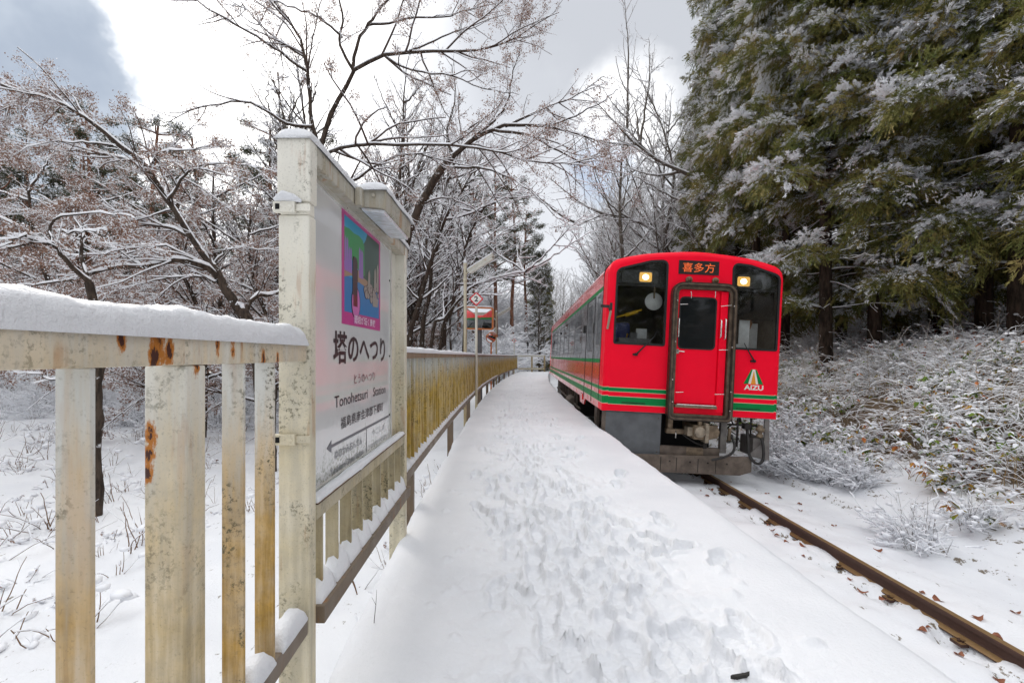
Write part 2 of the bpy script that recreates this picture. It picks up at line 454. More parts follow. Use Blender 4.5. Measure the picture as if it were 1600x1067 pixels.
M['steel_dark'] = plain('dark_steel', (0.035, 0.033, 0.032), 0.6, 0.3, 0.3, 5)
M['black'] = plain('black_rubber', (0.012, 0.012, 0.013), 0.55, var=0.2)
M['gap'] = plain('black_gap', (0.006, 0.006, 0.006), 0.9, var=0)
# ------------------------------------------------------------------ terrain: one sheet to the horizon
def height(x, y):
    e = xl(y)
    u = x - e                                        # distance from the platform's left edge
    ut = u - TO                                      # distance from the track centre
    wob = fbm(x * 0.35, y * 0.35, 3)
    fine = fbm(x * 2.2, y * 2.2, 11, 5)
    left = -1.02 + 0.16 * wob + 0.035 * fine + np.clip(-u - 20, 0, 400) * 0.02
    left = left + np.clip(-u - 7, 0, 30) * 0.02
    # snow on the trackbed
    lump = fbm(x * 5.5, y * 5.5, 21, 4)
    bed = -0.965 - ut * CANT * (np.abs(ut) < 2) + 0.02 * wob + 0.030 * lump
    s = 0.5 + 0.5 * np.cos(y * 2 * math.pi / 0.62)
    bed = bed + 0.030 * s * (np.abs(ut) < 1.1)
    nearr = np.exp(-((ut - 0.42) / 0.10) ** 2)
    bed = bed - nearr * (0.018 + 0.075 * sstep(0.1, -0.3, lump + 0.55 * (s - 0.6)))
    bed = bed + 0.052 * sstep(0.58, 0.68, ut) * sstep(1.6, 0.8, ut)
    bed = bed + 0.02 * fbm(x * 1.7, y * 1.7, 31) * sstep(0.7, 1.2, ut)
    # right bank
    t = np.clip(u - 6.1 + 0.35 * wob, 0, 200)
    bank = 0.46 * np.minimum(t, 4.2) + 0.20 * np.clip(t - 4.2, 0, 2.8) + 0.45 * np.clip(t - 7, 0, 27) - 0.10 * np.clip(t - 40, 0, 60)
    bank = bank + sstep(0, 1.2, t) * (0.16 * wob + 0.11 * fine)
    h = np.where(u < 1.1, left, bed + bank)
    hill = 9.5 * sstep(36, 62, y) * sstep(1.0, -7, u) + 5.0 * sstep(45, 90, y) * sstep(40, 0, np.abs(u))
    return h + hill
NG = 300
tt = np.linspace(-1, 1, 2 * NG + 1)
gx = 2.0 + 2.0 * np.sinh(6 * tt); gy = 5.0 + 2.0 * np.sinh(6 * tt)
X, Y = np.meshgrid(gx, gy)
Z = height(X, Y)
ng = 2 * NG + 1
idx = np.arange(ng * ng).reshape(ng, ng)
Q = np.stack([idx[:-1, :-1], idx[:-1, 1:], idx[1:, 1:], idx[1:, :-1]], -1).reshape(-1, 4)
gme = np_mesh('snow_ground', np.stack([X, Y, Z], -1).reshape(-1, 3), [Q], [M['field']], smooth=True)
Ug = X - xl(Y)                                       # leaf litter shows through under the brush and the trees
lit = 0.20 * sstep(-0.4, -1.2, Ug) + sstep(6.3, 7.6, Ug) * 0.70 + 0.30 * sstep(-13, -22, Ug) + 0.22 * sstep(34, 42, Y) * (Ug < 2)
at = gme.attributes.new('litter', 'FLOAT', 'POINT'); at.data.foreach_set('value', lit.astype(np.float32).ravel())
link('snow_ground', gme, kind='structure')
def ground(x, y): return float(height(np.array([x], float), np.array([y], float))[0])

# ------------------------------------------------------------------ platform: snow with trodden prints
rng = np.random.default_rng(7)
rows = [0.2]
while rows[-1] < 34.0: rows.append(rows[-1] + 0.0105 * max(1.0, rows[-1] / 2.2))
rows = np.array(rows)
nc = 205
cols = np.concatenate([[0, 0, 0.012, 0.035, 0.07], np.linspace(0.11, XW - 0.11, nc - 10), [XW - 0.07, XW - 0.035, XW - 0.012, XW, XW]])
drop = np.concatenate([[-1.1, -0.07, -0.036, -0.014, -0.003], np.zeros(nc - 10), [-0.003, -0.014, -0.036, -0.07, -1.1]])
U, Yp = np.meshgrid(cols, rows)
flat = np.broadcast_to(drop > -0.05, U.shape) * 1.0
edge_w = 0.035 * fbm(Yp * 1.1, Yp * 0 + 3.3, 5) + 0.012 * fbm(Yp * 6, Yp * 0 + 8, 6)
side = np.where(U < XW / 2, -1, 1)
Xp = xl(Yp) + U + edge_w * side * sstep(0.35, 0.0, np.minimum(U, XW - U))
Zp = np.broadcast_to(drop, U.shape) + 0.022 * fbm(U * 1.2, Yp * 0.9, 41) * flat
centre = 0.98 + 0.16 * fbm(Yp * 0.35, Yp * 0, 51) + 0.12 * sstep(4.6, 2.4, Yp)
half = 0.52 + 0.16 * fbm(Yp * 0.5 + 40, Yp * 0, 52)
mask = sstep(half + 0.30, half - 0.12, np.abs(U - centre + 0.12 * fbm(U * 3, Yp * 3, 53)))
Zp = Zp + mask * (-0.018 + 0.024 * fbm(U * 6, Yp * 4.5, 61, 4, 0.55) + 0.016 * fbm(U * 19, Yp * 15, 62, 3))
base_z = Zp.copy()
cx = xl(Yp[:, 0])
def stamp(u, y, th, depth, L=0.285, seed=0):
    i0, i1 = np.searchsorted(rows, [y - 0.24, y + 0.24])
    if i1 - i0 < 2: return
    c0, c1 = np.searchsorted(cols[5:-5], [u - 0.24, u + 0.24]) + 5
    uu = U[i0:i1, c0:c1] - u; yy = Yp[i0:i1, c0:c1] - y
    w = 0.012 * vnoise(uu * 28 + seed, yy * 28, seed)
    a = (yy * math.cos(th) + uu * math.sin(th)) + w; b = (-yy * math.sin(th) + uu * math.cos(th)) + w
    k = L / 0.285
    d = np.minimum(np.hypot((a - 0.058 * k) / (0.088 * k), b / 0.050), np.hypot((a + 0.085 * k) / (0.062 * k), b / 0.037))
    d = np.minimum(d, np.hypot((a + 0.01) / (0.11 * k), b / 0.034))
    ins = sstep(1.10, 0.91, d)
    sub = Zp[i0:i1, c0:c1]
    tread = 0.0045 * np.sign(np.sin(a * 2 * math.pi / 0.03)) * ins
    target = np.minimum(sub, base_z[i0:i1, c0:c1] * 0.5 - depth + tread + 0.25 * a * 0.05)
    rim = 0.34 * depth * np.exp(-((d - 1.30) / 0.20) ** 2) * (0.5 + 1.4 * np.clip(vnoise(uu * 14 + seed, yy * 14, 77) + 0.3, 0, 1))
    Zp[i0:i1, c0:c1] = sub * (1 - ins) + target * ins + rim
for k in range(520):
    y = 1.15 * math.exp(rng.uniform(0, math.log(31 / 1.15))) if k < 350 else rng.uniform(3, 31)
    c = 0.98 + 0.16 * float(fbm(np.array([y * 0.35]), np.array([0.]), 51)[0]) + 0.12 * float(sstep(4.6, 2.4, np.array(y)))
    u = c + rng.normal(0, 0.30)
    if not (0.62 if y < 2.6 else 0.40) < u < XW - 0.33: continue
    stamp(u, y, rng.normal(0.05, 0.35) + (math.pi if rng.random() < 0.4 else 0), rng.uniform(0.022, 0.046), rng.uniform(0.25, 0.30), int(rng.integers(1000)))
for u, y, th in [(0.86, 2.05, 0.15), (0.84, 2.40, -0.1), (0.90, 2.95, 0.0), (1.12, 1.55, 0.2), (1.70, 2.75, 1.2), (0.66, 3.3, -0.1), (0.58, 3.9, 0.1), (0.72, 2.75, 0.15), (1.30, 1.30, 0.1), (1.42, 2.35, 0.5)]:
    stamp(u, y, th, 0.042, 0.29, int(y * 100))
for k in range(520):                                  # crumbs of kicked-up snow
    y = 1.1 * math.exp(rng.uniform(0, math.log(14 / 1.1))); u = 1.0 + 0.12 * float(sstep(4.6, 2.4, np.array(y))) + rng.normal(0, 0.36)
    if not 0.25 < u < XW - 0.2: continue
    r = rng.uniform(0.010, 0.030)
    i0, i1 = np.searchsorted(rows, [y - 0.08, y + 0.08]); c0, c1 = np.searchsorted(cols[5:-5], [u - 0.08, u + 0.08]) + 5
    Zp[i0:i1, c0:c1] += r * 0.85 * np.exp(-(((U[i0:i1, c0:c1] - u) / r) ** 2 + ((Yp[i0:i1, c0:c1] - y) / (r * rng.uniform(0.8, 1.5))) ** 2))
nr = len(rows); ncc = len(cols)
idx = np.arange(nr * ncc).reshape(nr, ncc)
Q = np.stack([idx[:-1, :-1], idx[:-1, 1:], idx[1:, 1:], idx[1:, :-1]], -1).reshape(-1, 4)
link('platform', np_mesh('platform', np.stack([Xp, Yp, Zp], -1).reshape(-1, 3), [Q, idx[-1][None, :]], [M['snow']], smooth=True), kind='structure')
def deck(u, y):
    i = int(np.clip(np.searchsorted(rows, y), 0, nr - 1)); j = int(np.clip(np.searchsorted(cols[5:-5], u) + 5, 5, ncc - 6))
    return float(Zp[i, j])

# ------------------------------------------------------------------ rails
m, g, b = material('rusted_rail')
pos = g.n('ShaderNodeNewGeometry')
nz = g.n('ShaderNodeSeparateXYZ', {0: pos.outputs['Normal']}).outputs[2]
top = g.ramp(nz, 0.75, 0.95)
nse = g.noise(pos.outputs['Position'], 30, 5, 0.7)
c = g.mix(nse, (0.038, 0.017, 0.012), (0.085, 0.040, 0.026))
c = g.mix(top, c, g.mix(nse, (0.27, 0.155, 0.06), (0.38, 0.25, 0.12)))
g.set(b.inputs['Base Color'], c); g.set(b.inputs['Roughness'], g.ramp(top, 0, 1, 0.85, 0.42)); g.set(b.inputs['Metallic'], g.math('MULTIPLY', top, 0.55))
g.set(b.inputs['Normal'], g.bump(nse, 0.3, 0.004))
M['rail'] = m
PROF = [(-0.060, -0.140), (0.060, -0.140), (0.060, -0.130), (0.016, -0.112), (0.010, -0.100), (0.010, -0.045), (0.032, -0.034), (0.032, -0.006), (0.026, 0.0), (-0.026, 0.0), (-0.032, -0.006), (-0.032, -0.034), (-0.010, -0.045), (-0.010, -0.100), (-0.016, -0.112), (-0.060, -0.130)]
ys = np.concatenate([np.arange(-3, 30, 0.5), np.arange(30, 61, 1.0)])
for off, lab in ((0.566, 'rusty brown steel rail running under the red train, bare of snow'), (-0.566, 'rusty steel rail beside the platform edge, mostly hidden under the train')):
    mb = MB(); vs = []
    for y in ys:
        x = float(xl(y)) + TO + off
        for px, pz in PROF:
            vs.append((x + px, float(y), RT - off * CANT + pz))
    k = len(PROF)
    mb.add(vs, [(i * k + j, i * k + (j + 1) % k, (i + 1) * k + (j + 1) % k, (i + 1) * k + j) for i in range(len(ys) - 1) for j in range(k)])
    ro = mb.build('rail', M['rail'], label=lab, cat='rail')
    for i in range(26):                              # spring clips and plates on every sleeper near the camera
        y = 2.2 + 0.62 * i; x = float(xl(y)) + TO + off; zr = RT - off * CANT - 0.132
        for s in (-1, 1):
            mb = MB(); mb.box(x + s * 0.072 - 0.030, x + s * 0.072 + 0.030, y - 0.045, y + 0.045, zr - 0.03, zr - 0.006); mb.lathe((x + s * 0.076, y, zr - 0.006), (0, 0, 1), [(0.012, 0), (0.012, 0.012), (0.007, 0.013), (0.007, 0.024)], 6); mb.box(x + s * 0.050 - 0.020, x + s * 0.050 + 0.020, y - 0.022, y + 0.022, zr - 0.007, zr + 0.010)
            mb.build('rail_clip', M['rail'], ro)

# ------------------------------------------------------------------ litter: fallen leaves, a dark patch for a hole, a few bare stalks
def leaf_mesh(name, r, curl, seed):
    rg = random.Random(seed); vs = []; n = 11
    for ring in (0.0, 0.55, 1.0):
        for k in range(n):
            q = 2 * math.pi * k / n
            rr = r * ring * (0.72 + 0.38 * abs(math.cos(q * 1.5)) + rg.uniform(-0.08, 0.08))
            vs.append((rr * math.cos(q), rr * 0.72 * math.sin(q), curl * r * ring * ring * math.sin(q * 2 + seed) + 0.004 + 0.15 * r * ring))
    fs = [(i * n + k, i * n + (k + 1) % n, (i + 1) * n + (k + 1) % n, (i + 1) * n + k) for i in range(2) for k in range(n)]
    me = bpy.data.meshes.new(name); me.from_pydata(vs, [], fs); me.materials.append(M['leaf_fallen'])
    return me
lm = [leaf_mesh('dead_leaf', 0.042, 0.35, s) for s in range(4)]
lrng = random.Random(3)
n_leaf = 0
def put_leaf(x, y, z, s, lab, grp):
    o = link('dead_leaf', lm[lrng.randrange(4)], label=lab, cat='leaf', group=grp)
    o.location = (x, y, z); o.rotation_euler = (lrng.uniform(-0.3, 0.3), lrng.uniform(-0.3, 0.3), lrng.uniform(0, 6.28)); o.scale = (s, s, s)
for k in range(34):
    y = 2.6 + 6.0 * lrng.random() ** 1.3
    left = lrng.random() < 0.72
    ut = 0.44 - abs(lrng.gauss(0, 0.16)) if left else lrng.uniform(0.75, 2.0)
    x = float(xl(y)) + TO + ut
    put_leaf(x, y, ground(x, y) + 0.006, lrng.uniform(0.5, 1.1), 'curled brown dead leaf lying on the snow beside the rusty rail', 'dead leaves along the rail')
for (px, py, y) in [(1372, 770, 5.0), (1558, 965, 3.4), (1530, 935, 3.6), (1465, 905, 3.9)]:
    x = (px - 800) * y / FPX
    put_leaf(x, y, ground(x, y) + 0.008, 1.05, 'curled brown dead leaf lying on the snow beside the rusty rail', 'dead leaves along the rail')
for (x, y) in [(-1.05, 2.05), (-0.98, 2.5), (-1.9, 2.2), (-2.4, 3.4), (-1.25, 2.9), (-3.4, 3.6)]:
    put_leaf(x, y, ground(x, y) + 0.01, 1.25, 'brown dead leaf on the lower snowfield behind the fence', 'dead leaves behind the fence')
# dark patch added for the dark hole in the snow; a standing stalk
yc = 1.70; uc = 0.855 + 0.61 + 0.0468 * yc
mb = MB()
hole = [(0.036 * math.cos(q) * (1 + 0.3 * math.sin(3 * q)), 0.011 * math.sin(q) * (1 + 0.5 * math.cos(2 * q))) for q in np.linspace(0, 2 * math.pi, 14)[:-1]]
mb.prism(hole, 0, 0.012, lambda u, v, a: (0.855 + u, yc + v + 0.25 * u, deck(uc, yc) + 0.002 + a))
mb.build('dark_hole_patch', plain('dark_patch', (0.03, 0.028, 0.026), 0.9), label='small dark patch added for a hole in the trodden platform snow', cat='dark patch')
mb = MB()
x0, y0, z0 = P(584, 992, 1.95)
mb.tube([(x0, y0, -0.05), (x0 + 0.002, y0, 0.02), (x0 + 0.006, y0 + 0.01, 0.08), (x0 + 0.010, y0 + 0.01, 0.145)], [0.0016, 0.0016, 0.0013, 0.0006], 5)
mb.tube([(x0 + 0.006, y0 + 0.01, 0.08), (x0 - 0.010, y0 + 0.005, 0.115)], [0.001, 0.0005], 4)
mb.build('dry_stalk', M['twig'], label='thin dry stalk sticking up through the smooth platform snow', cat='stalk')
# ------------------------------------------------------------------ fence along the platform
def fx(y, d=-0.035): return float(xl(y)) + d          # front line of the fence
def fxn(y, d=0.006): return float(xl(y)) + d          # and of its near section
def lump_cap(name, y0, y1, xc_f, w, z0, h, parent, org, step=0.011, seed=1, taper=True, mat=None):
    """a rounded roll of snow lying along the curve"""
    n = max(4, int((y1 - y0) / step)); ys = np.linspace(y0, y1, n)
    hh = h * (1 + 0.26 * fbm(ys * 3, ys * 0, seed) + 0.14 * fbm(ys * 13, ys * 0, seed + 5))
    ww = w * (1 + 0.12 * fbm(ys * 4, ys * 0 + 7, seed) + 0.05 * fbm(ys * 17, ys * 0 + 7, seed))
    if taper:
        e = np.minimum(1, np.sqrt(np.clip(np.minimum(ys - y0, y1 - ys) / (h * 0.8), 0, 1)) + 0.12)
        hh = hh * e
    k = 12; ang = np.linspace(0, math.pi, k)
    V = []
    jit = 1 + 0.10 * fbm(np.repeat(ys * 40, k).reshape(n, k), np.tile(ang * 5, n).reshape(n, k), seed + 9, 3)
    for i, y in enumerate(ys):
        xc = xc_f(y)
        V.append((xc + ww[i] * 0.485, y, z0 - 0.004))
        for q, a in enumerate(ang):
            s = math.copysign(abs(math.cos(a)) ** 0.75, math.cos(a)); j = jit[i, q]
            V.append((xc + ww[i] * 0.5 * s * j, y, z0 + hh[i] * (0.10 + 0.90 * math.sin(a) ** 0.8) * j))
        V.append((xc - ww[i] * 0.485, y, z0 - 0.004))
    k += 2
    mb = MB(org)
    fs = [(i * k + j, i * k + j + 1, (i + 1) * k + j + 1, (i + 1) * k + j) for i in range(n - 1) for j in range(k - 1)]
    fs += [tuple(range(k)), tuple(range((n - 1) * k, n * k))[::-1]]
    mb.add(V, fs, 0, True)
    return mb.build(name, mat or M['snow'], parent)

# near section: top rail, its roll of snow, pickets, a box post
org = (fxn(0.9), 0.9, -0.1)
nf = empty('picket_fence', org, 'near fence section of peeling white steel pickets, rusty top rail capped with thick snow', 'fence', 'fence sections along the platform')
mb = MB(org); ya, yb = -0.35, 1.484
mb.hexa([(fxn(ya) - 0.055, ya, 1.132), (fxn(ya), ya, 1.132), (fxn(yb), yb, 1.132), (fxn(yb) - 0.055, yb, 1.132)], [(fxn(ya) - 0.055, ya, 1.187), (fxn(ya), ya, 1.187), (fxn(yb), yb, 1.187), (fxn(yb) - 0.055, yb, 1.187)])
mb.build('top_rail', M['rail_near'], nf, bevel=0.004)
lump_cap('snow_cap', -0.35, 1.482, lambda y: fxn(y) - 0.028, 0.074, 1.187, 0.054, nf, org, seed=3)
for y in (0.08, 0.225, 0.38, 0.534, 0.689, 1.113, 1.266):
    mb = MB(org); mb.box(fxn(y) - 0.057, fxn(y) - 0.004, y, y + 0.010, 0.235, 1.1315)
    mb.build('picket', M['picket'], nf, bevel=0.0015)
mb = MB(org); mb.box(fxn(0.9) - 0.085, fxn(0.9) - 0.002, 0.901, 0.962, -0.5, 1.1315); mb.build('post', M['post_near'], nf, bevel=0.005)
mb = MB(org)
mb.hexa([(fxn(ya) - 0.03, ya, 0.245), (fxn(ya) + 0.004, ya, 0.245), (fxn(yb) + 0.004, yb, 0.245), (fxn(yb) - 0.03, yb, 0.245)], [(fxn(ya) - 0.03, ya, 0.305), (fxn(ya) + 0.004, ya, 0.305), (fxn(yb) + 0.004, yb, 0.305), (fxn(yb) - 0.03, yb, 0.305)])
mb.build('lower_rail', M['dark_wood'], nf, bevel=0.004)
for a, b_ in ((0.97, 1.10), (1.135, 1.255), (1.30, 1.47)):
    lump_cap('snow_clump', a, b_, lambda y: fxn(y) - 0.022, 0.062, 0.304, 0.05, nf, org, 0.01, int(a * 50))

# far section, curving away to the platform's end
org = (fx(3.3), 3.3, -0.1)
ff = empty('slatted_fence', org, 'long curving fence of ochre stained steel slats with snow along its top rail', 'fence', 'fence sections along the platform')
F0, F1 = 2.995, 33.0
def strip(mb, y0, y1, dx0, dx1, z0, z1, step=0.7):
    n = max(2, int((y1 - y0) / step) + 1); ys = np.linspace(y0, y1, n); vs = []
    for y in ys:
        x = fx(y); vs += [(x + dx0, y, z0), (x + dx1, y, z0), (x + dx1, y, z1), (x + dx0, y, z1)]
    fs = [(i * 4 + j, i * 4 + (j + 1) % 4, (i + 1) * 4 + (j + 1) % 4, (i + 1) * 4 + j) for i in range(n - 1) for j in range(4)]
    fs += [(0, 1, 2, 3), tuple(range(n * 4 - 4, n * 4))[::-1]]
    return mb.add(vs, fs)
strip(MB(org), F0, F1, -0.055, 0.0, 1.132, 1.180).build('top_rail', M['rail_far'], ff, bevel=0.003)
lump_cap('snow_cap', F0, F1, lambda y: fx(y) - 0.028, 0.072, 1.180, 0.040, ff, org, 0.06, 9)
strip(MB(org), F0, F1, -0.012, 0.018, 0.240, 0.300).build('lower_rail', M['dark_wood'], ff, bevel=0.003)
posts = [3.62 + 2.95 * k for k in range(10)]
for y in posts:
    MB(org).box(fx(y) - 0.085, fx(y) - 0.058, y, y + 0.05, -0.5, 1.13).box(fx(y) - 0.057, fx(y) - 0.003, y, y + 0.05, -0.5, 0.236).build('post', M['dark_wood'], ff)
bays = [F0] + posts + [F1]
frng = random.Random(5)
for a, b_ in zip(bays[:-1], bays[1:]):
    mb = MB(org); y = a + 0.06
    while y < b_ - 0.02:
        w = 0.05 + frng.uniform(-0.003, 0.003)
        mb.box(fx(y) - 0.057, fx(y) - 0.057 + w, y, y + 0.010, 0.235, 1.1315)
        mb.box(fx(y) - 0.060, fx(y) - 0.056, y + 0.0105, y + 0.128, 0.2352, 1.1312)
        y += 0.153
    mb.build('slat_panel', M['slat'], ff)
mb = MB(org); y = F0 + 0.06                              # small drifts caught between the slats on the lower rail
while y < 20:
    hgt = frng.uniform(0.045, 0.085) * (1 if y < 9 else 0.8)
    x = fx(y) - 0.030
    mb.add([(x - 0.022, y + 0.012, 0.30), (x + 0.034, y + 0.012, 0.30), (x + 0.034, y + 0.150, 0.30), (x - 0.022, y + 0.150, 0.30),
            (x - 0.016, y + 0.014, 0.30 + hgt * 0.25), (x + 0.022, y + 0.014, 0.30 + hgt * 0.20), (x + 0.022, y + 0.149, 0.30 + hgt * 0.8), (x - 0.016, y + 0.149, 0.30 + hgt)],
           [(0, 1, 5, 4), (1, 2, 6, 5), (2, 3, 7, 6), (3, 0, 4, 7), (4, 5, 6, 7)], 0, True)
    y += 0.153
mb.build('snow_drifts', M['snow'], ff)

# low rail across the platform's end
org = (1.0, 33.2, -0.1)
ef = empty('end_barrier', org, 'low two rail barrier with a post closing off the far end of the platform', 'barrier')
mb = MB(org); mb.box(fx(33) + 0.05, fx(33) + 1.95, 33.15, 33.20, 1.10, 1.19); mb.build('top_rail', M['pole_white'], ef)
mb = MB(org); mb.box(fx(33) + 0.05, fx(33) + 1.95, 33.16, 33.20, 0.16, 0.28); mb.build('lower_rail', M['pole_white'], ef)
for x in (fx(33) + 1.90, fx(33) + 0.98):
    mb = MB(org); mb.box(x, x + 0.13, 33.20, 33.30, -0.6, 1.22); mb.build('post', M['pole'], ef)
mb = MB(org); mb.box(fx(33) + 0.05, fx(33) + 2.02, 33.14, 33.29, 1.191, 1.25); mb.build('snow_cap', M['snow'], ef, bevel=0.02)

# ------------------------------------------------------------------ station name board
org = (-0.72, 1.51, -0.2)
sg = empty('station_sign', org, 'tall white station name board in a stained steel frame with a picture panel', 'station sign')
XA, XB = -0.769, -0.660                                  # near post
mb = MB(org)
mb.box(XA, XB, 1.486, 1.545, 1.655, 1.864)
mb.box(XA + 0.004, XB - 0.003, 1.488, 1.543, -0.5, 1.612)
mb.box(XA + 0.008, XB - 0.006, 1.491, 1.540, 1.612, 1.655)
mb.build('post', M['sign_post'], sg, bevel=0.006)
XC, XD = -0.792, -0.690                                  # far post
mb = MB(org); mb.box(XC, XD, 2.93, 2.99, -0.5, 1.864); mb.build('post', M['sign_post'], sg, bevel=0.006)
for z in (1.616, 0.862):                                 # hinged clamps round the near post
    mb = MB(org)
    mb.box(XA - 0.004, XA + 0.066, 1.470, 1.487, z, z + 0.034)
    mb.box(XA + 0.066, XB + 0.004, 1.478, 1.487, z + 0.006, z + 0.028)
    mb.lathe((XA + 0.052, 1.468, z + 0.017), (0, 1, 0), [(0.008, 0), (0.008, 0.012)], 8)
    mb.box(XA + 0.004, XA + 0.018, 1.4685, 1.4695, z + 0.008, z + 0.026, 1)
    mb.build('clamp', [M['sign_post'], M['gap']], sg, bevel=0.002)
    mb = MB(org)
    V = []
mb = MB(org)
mb.tube([(XA + 0.0, 1.472, 1.655), (XA + 0.03, 1.470, 1.668), (XA + 0.06, 1.474, 1.662), (XA + 0.085, 1.478, 1.652)], [0.006, 0.017, 0.013, 0.005], 8); mb.build('snow_clump', M['snow'], sg)
mb = MB(org)                                             # top beam
mb.hexa([(XA + 0.004, 1.546, 1.797), (XB - 0.002, 1.546, 1.797), (XD - 0.002, 3.03, 1.797), (XC + 0.004, 3.03, 1.797)], [(XA + 0.004, 1.546, 1.862), (XB - 0.002, 1.546, 1.862), (XD - 0.002, 3.03, 1.862), (XC + 0.004, 3.03, 1.862)])
mb.build('top_beam', M['lamp_box'], sg, bevel=0.004)
lump_cap('snow_cap', 1.478, 3.035, lambda y: -0.7145 - 0.0265 * (y - 1.5) / 1.49, 0.118, 1.862, 0.042, sg, org, 0.02, 23)
def bx(y): return -0.716 - 0.018 * (y - 1.54) / 1.2     # face of the board
def bface(u, v, a=0.0): return (bx(u) + a, u, v)
mb = MB(org)
mb.prism([(1.546, 0.625), (2.929, 0.625), (2.929, 1.796), (1.546, 1.796)], -0.030, -0.012, bface)
mb.build('backing', M['sign_post'], sg, bevel=0.002)
m, g, b = material('glossy_white_board')
pos = g.n('ShaderNodeNewGeometry').outputs['Position']
zz = g.n('ShaderNodeSeparateXYZ', {0: pos}).outputs[2]
c = g.mix(g.ramp(g.noise(pos, 2.2, 4), 0.3, 0.7), (0.60, 0.605, 0.605), (0.68, 0.68, 0.675))
gr = g.math('MULTIPLY', g.ramp(g.math('ADD', zz, g.math('MULTIPLY', g.math('SUBTRACT', g.noise(g.scale(pos, 1, 1, 0.15), 25, 5), 0.5), 0.35)), 0.68, 0.80, 1, 0), g.ramp(g.noise(pos, 60, 5, 0.75), 0.45, 0.6))
c = g.mix(g.math('MULTIPLY', gr, 0.8), c, (0.16, 0.17, 0.10))
g.set(b.inputs['Base Color'], c)
b.inputs['Roughness'].default_value = 0.12; b.inputs['Coat Weight'].default_value = 0.5
M['board'] = m
pane = fillet([(1.60, 0.658), (2.742, 0.658), (2.742, 1.788), (1.60, 1.788)], 0.03, 4)
mb = MB(org); mb.prism(pane, -0.012, 0.0, bface); bd = mb.build('name_panel', M['board'], sg)
mb = MB(org); mb.ring(inset(pane, -0.010), inset(pane, 0.010), -0.0125, 0.009, bface); mb.build('panel_rim', plain('light_alloy_rim', (0.62, 0.62, 0.58), 0.35, 0.4, 0.15), sg)
for y, z in ((2.72, 1.60), (2.72, 1.15), (2.72, 0.80), (1.63, 1.2), (1.63, 0.72)):
    mb = MB(org); mb.lathe((bx(y), y, z), (1, 0, 0), [(0.006, 0), (0.005, 0.004)], 8); mb.build('bolt', M['steel_dark'], sg)
INK = plain('black_print', (0.035, 0.033, 0.036), 0.35, var=0)
GREY = plain('grey_print', (0.12, 0.12, 0.135), 0.35, var=0)
FADE = plain('faded_print', (0.42, 0.43, 0.44), 0.35, var=0)
PINK = plain('pale_red_print', (0.23, 0.10, 0.115), 0.35, var=0)
def line(name, body, y0, y1, z0, z1, mat, bold=0.0, label=None):
    mb = MB(org); letters(mb, body, y0, y1, z0, z1, lambda u, v: bface(u, v, 0.0015), 0, bold)
    return mb.build(name, mat, bd)
line('station_name', '塔のへつり', 1.83, 2.62, 1.117, 1.255, INK, 0.022)
line('kana_name', 'とうのへつり', 2.083, 2.41, 1.022, 1.066, PINK, 0.008)
line('roman_name', 'Tonohetsuri', 1.845, 2.29, 0.938, 0.986, INK, 0.004)
line('roman_name', 'Station', 2.385, 2.63, 0.938, 0.984, INK, 0.004)
line('address', '福島県南会津郡下郷町', 1.914, 2.58, 0.841, 0.891, INK, 0.010)
line('next_station', 'ゆのかみおんせん', 1.848, 2.20, 0.727, 0.766, GREY, 0.006)
line('next_station_roman', 'Yunokami-Onsen Station', 1.80, 2.22, 0.674, 0.702, GREY, 0.0)
line('next_station', 'やごしま', 2.37, 2.61, 0.732, 0.764, FADE, 0.004)
line('next_station_roman', 'Yagoshima Station', 2.32, 2.66, 0.680, 0.700, FADE, 0.0)
mb = MB(org)
mb.prism([(1.80, 0.7845), (2.705, 0.7885), (2.705, 0.8005), (1.80, 0.7965)], 0.0005, 0.0015, bface)
mb.prism([(1.765, 0.7905), (1.812, 0.766), (1.812, 0.815)], 0.0005, 0.0016, bface)
mb.prism([(2.268, 0.660), (2.274, 0.660), (2.274, 0.7870), (2.268, 0.7870)], 0.0005, 0.0015, bface)
mb.build('direction_arrow', GREY, bd)

# the picture panel
def flatm(name, col): return plain(name, col, 0.3, var=0)
pm = [flatm('poster_magenta', (0.50, 0.055, 0.25)), flatm('poster_blue', (0.02, 0.19, 0.44)), flatm('poster_sky', (0.03, 0.34, 0.56)), flatm('poster_hill', (0.035, 0.105, 0.085)), flatm('poster_leaf', (0.03, 0.30, 0.09)),
      flatm('poster_lilac', (0.28, 0.16, 0.46)), flatm('poster_dark', (0.045, 0.035, 0.045)), flatm('poster_rock', (0.30, 0.28, 0.25)), flatm('poster_sand', (0.36, 0.25, 0.17)), flatm('poster_white', (0.72, 0.60, 0.70)), flatm('poster_pink', (0.55, 0.16, 0.42)), flatm('poster_maroon', (0.13, 0.02, 0.03))]
mb = MB(org)
PY0, PY1, PZ0, PZ1 = 1.928, 2.518, 1.288, 1.785
lay = [0.0008]
def art(pts, mi, thick=0.0006):
    lay[0] += 0.00003
    mb.prism([(PY0 + u * (PY1 - PY0), PZ0 + v * (PZ1 - PZ0)) for u, v in pts], 0.0002, lay[0] + thick * 0.5, bface, mi)
art([(0, 0), (1, 0), (1, 1), (0, 1)], 0)
art([(0.05, 0.11), (0.96, 0.13), (0.96, 0.95), (0.05, 0.95)], 1)
art([(0.05, 0.43), (0.96, 0.43), (0.96, 0.95), (0.05, 0.95)], 2)
art([(0.42, 0.44), (0.96, 0.40), (0.96, 0.95), (0.60, 0.95), (0.56, 0.88), (0.50, 0.82)], 3)
art([(0.05, 0.41), (0.20, 0.45), (0.42, 0.42), (0.66, 0.40), (0.66, 0.47), (0.40, 0.50), (0.05, 0.50)], 8)
prg = random.Random(2)
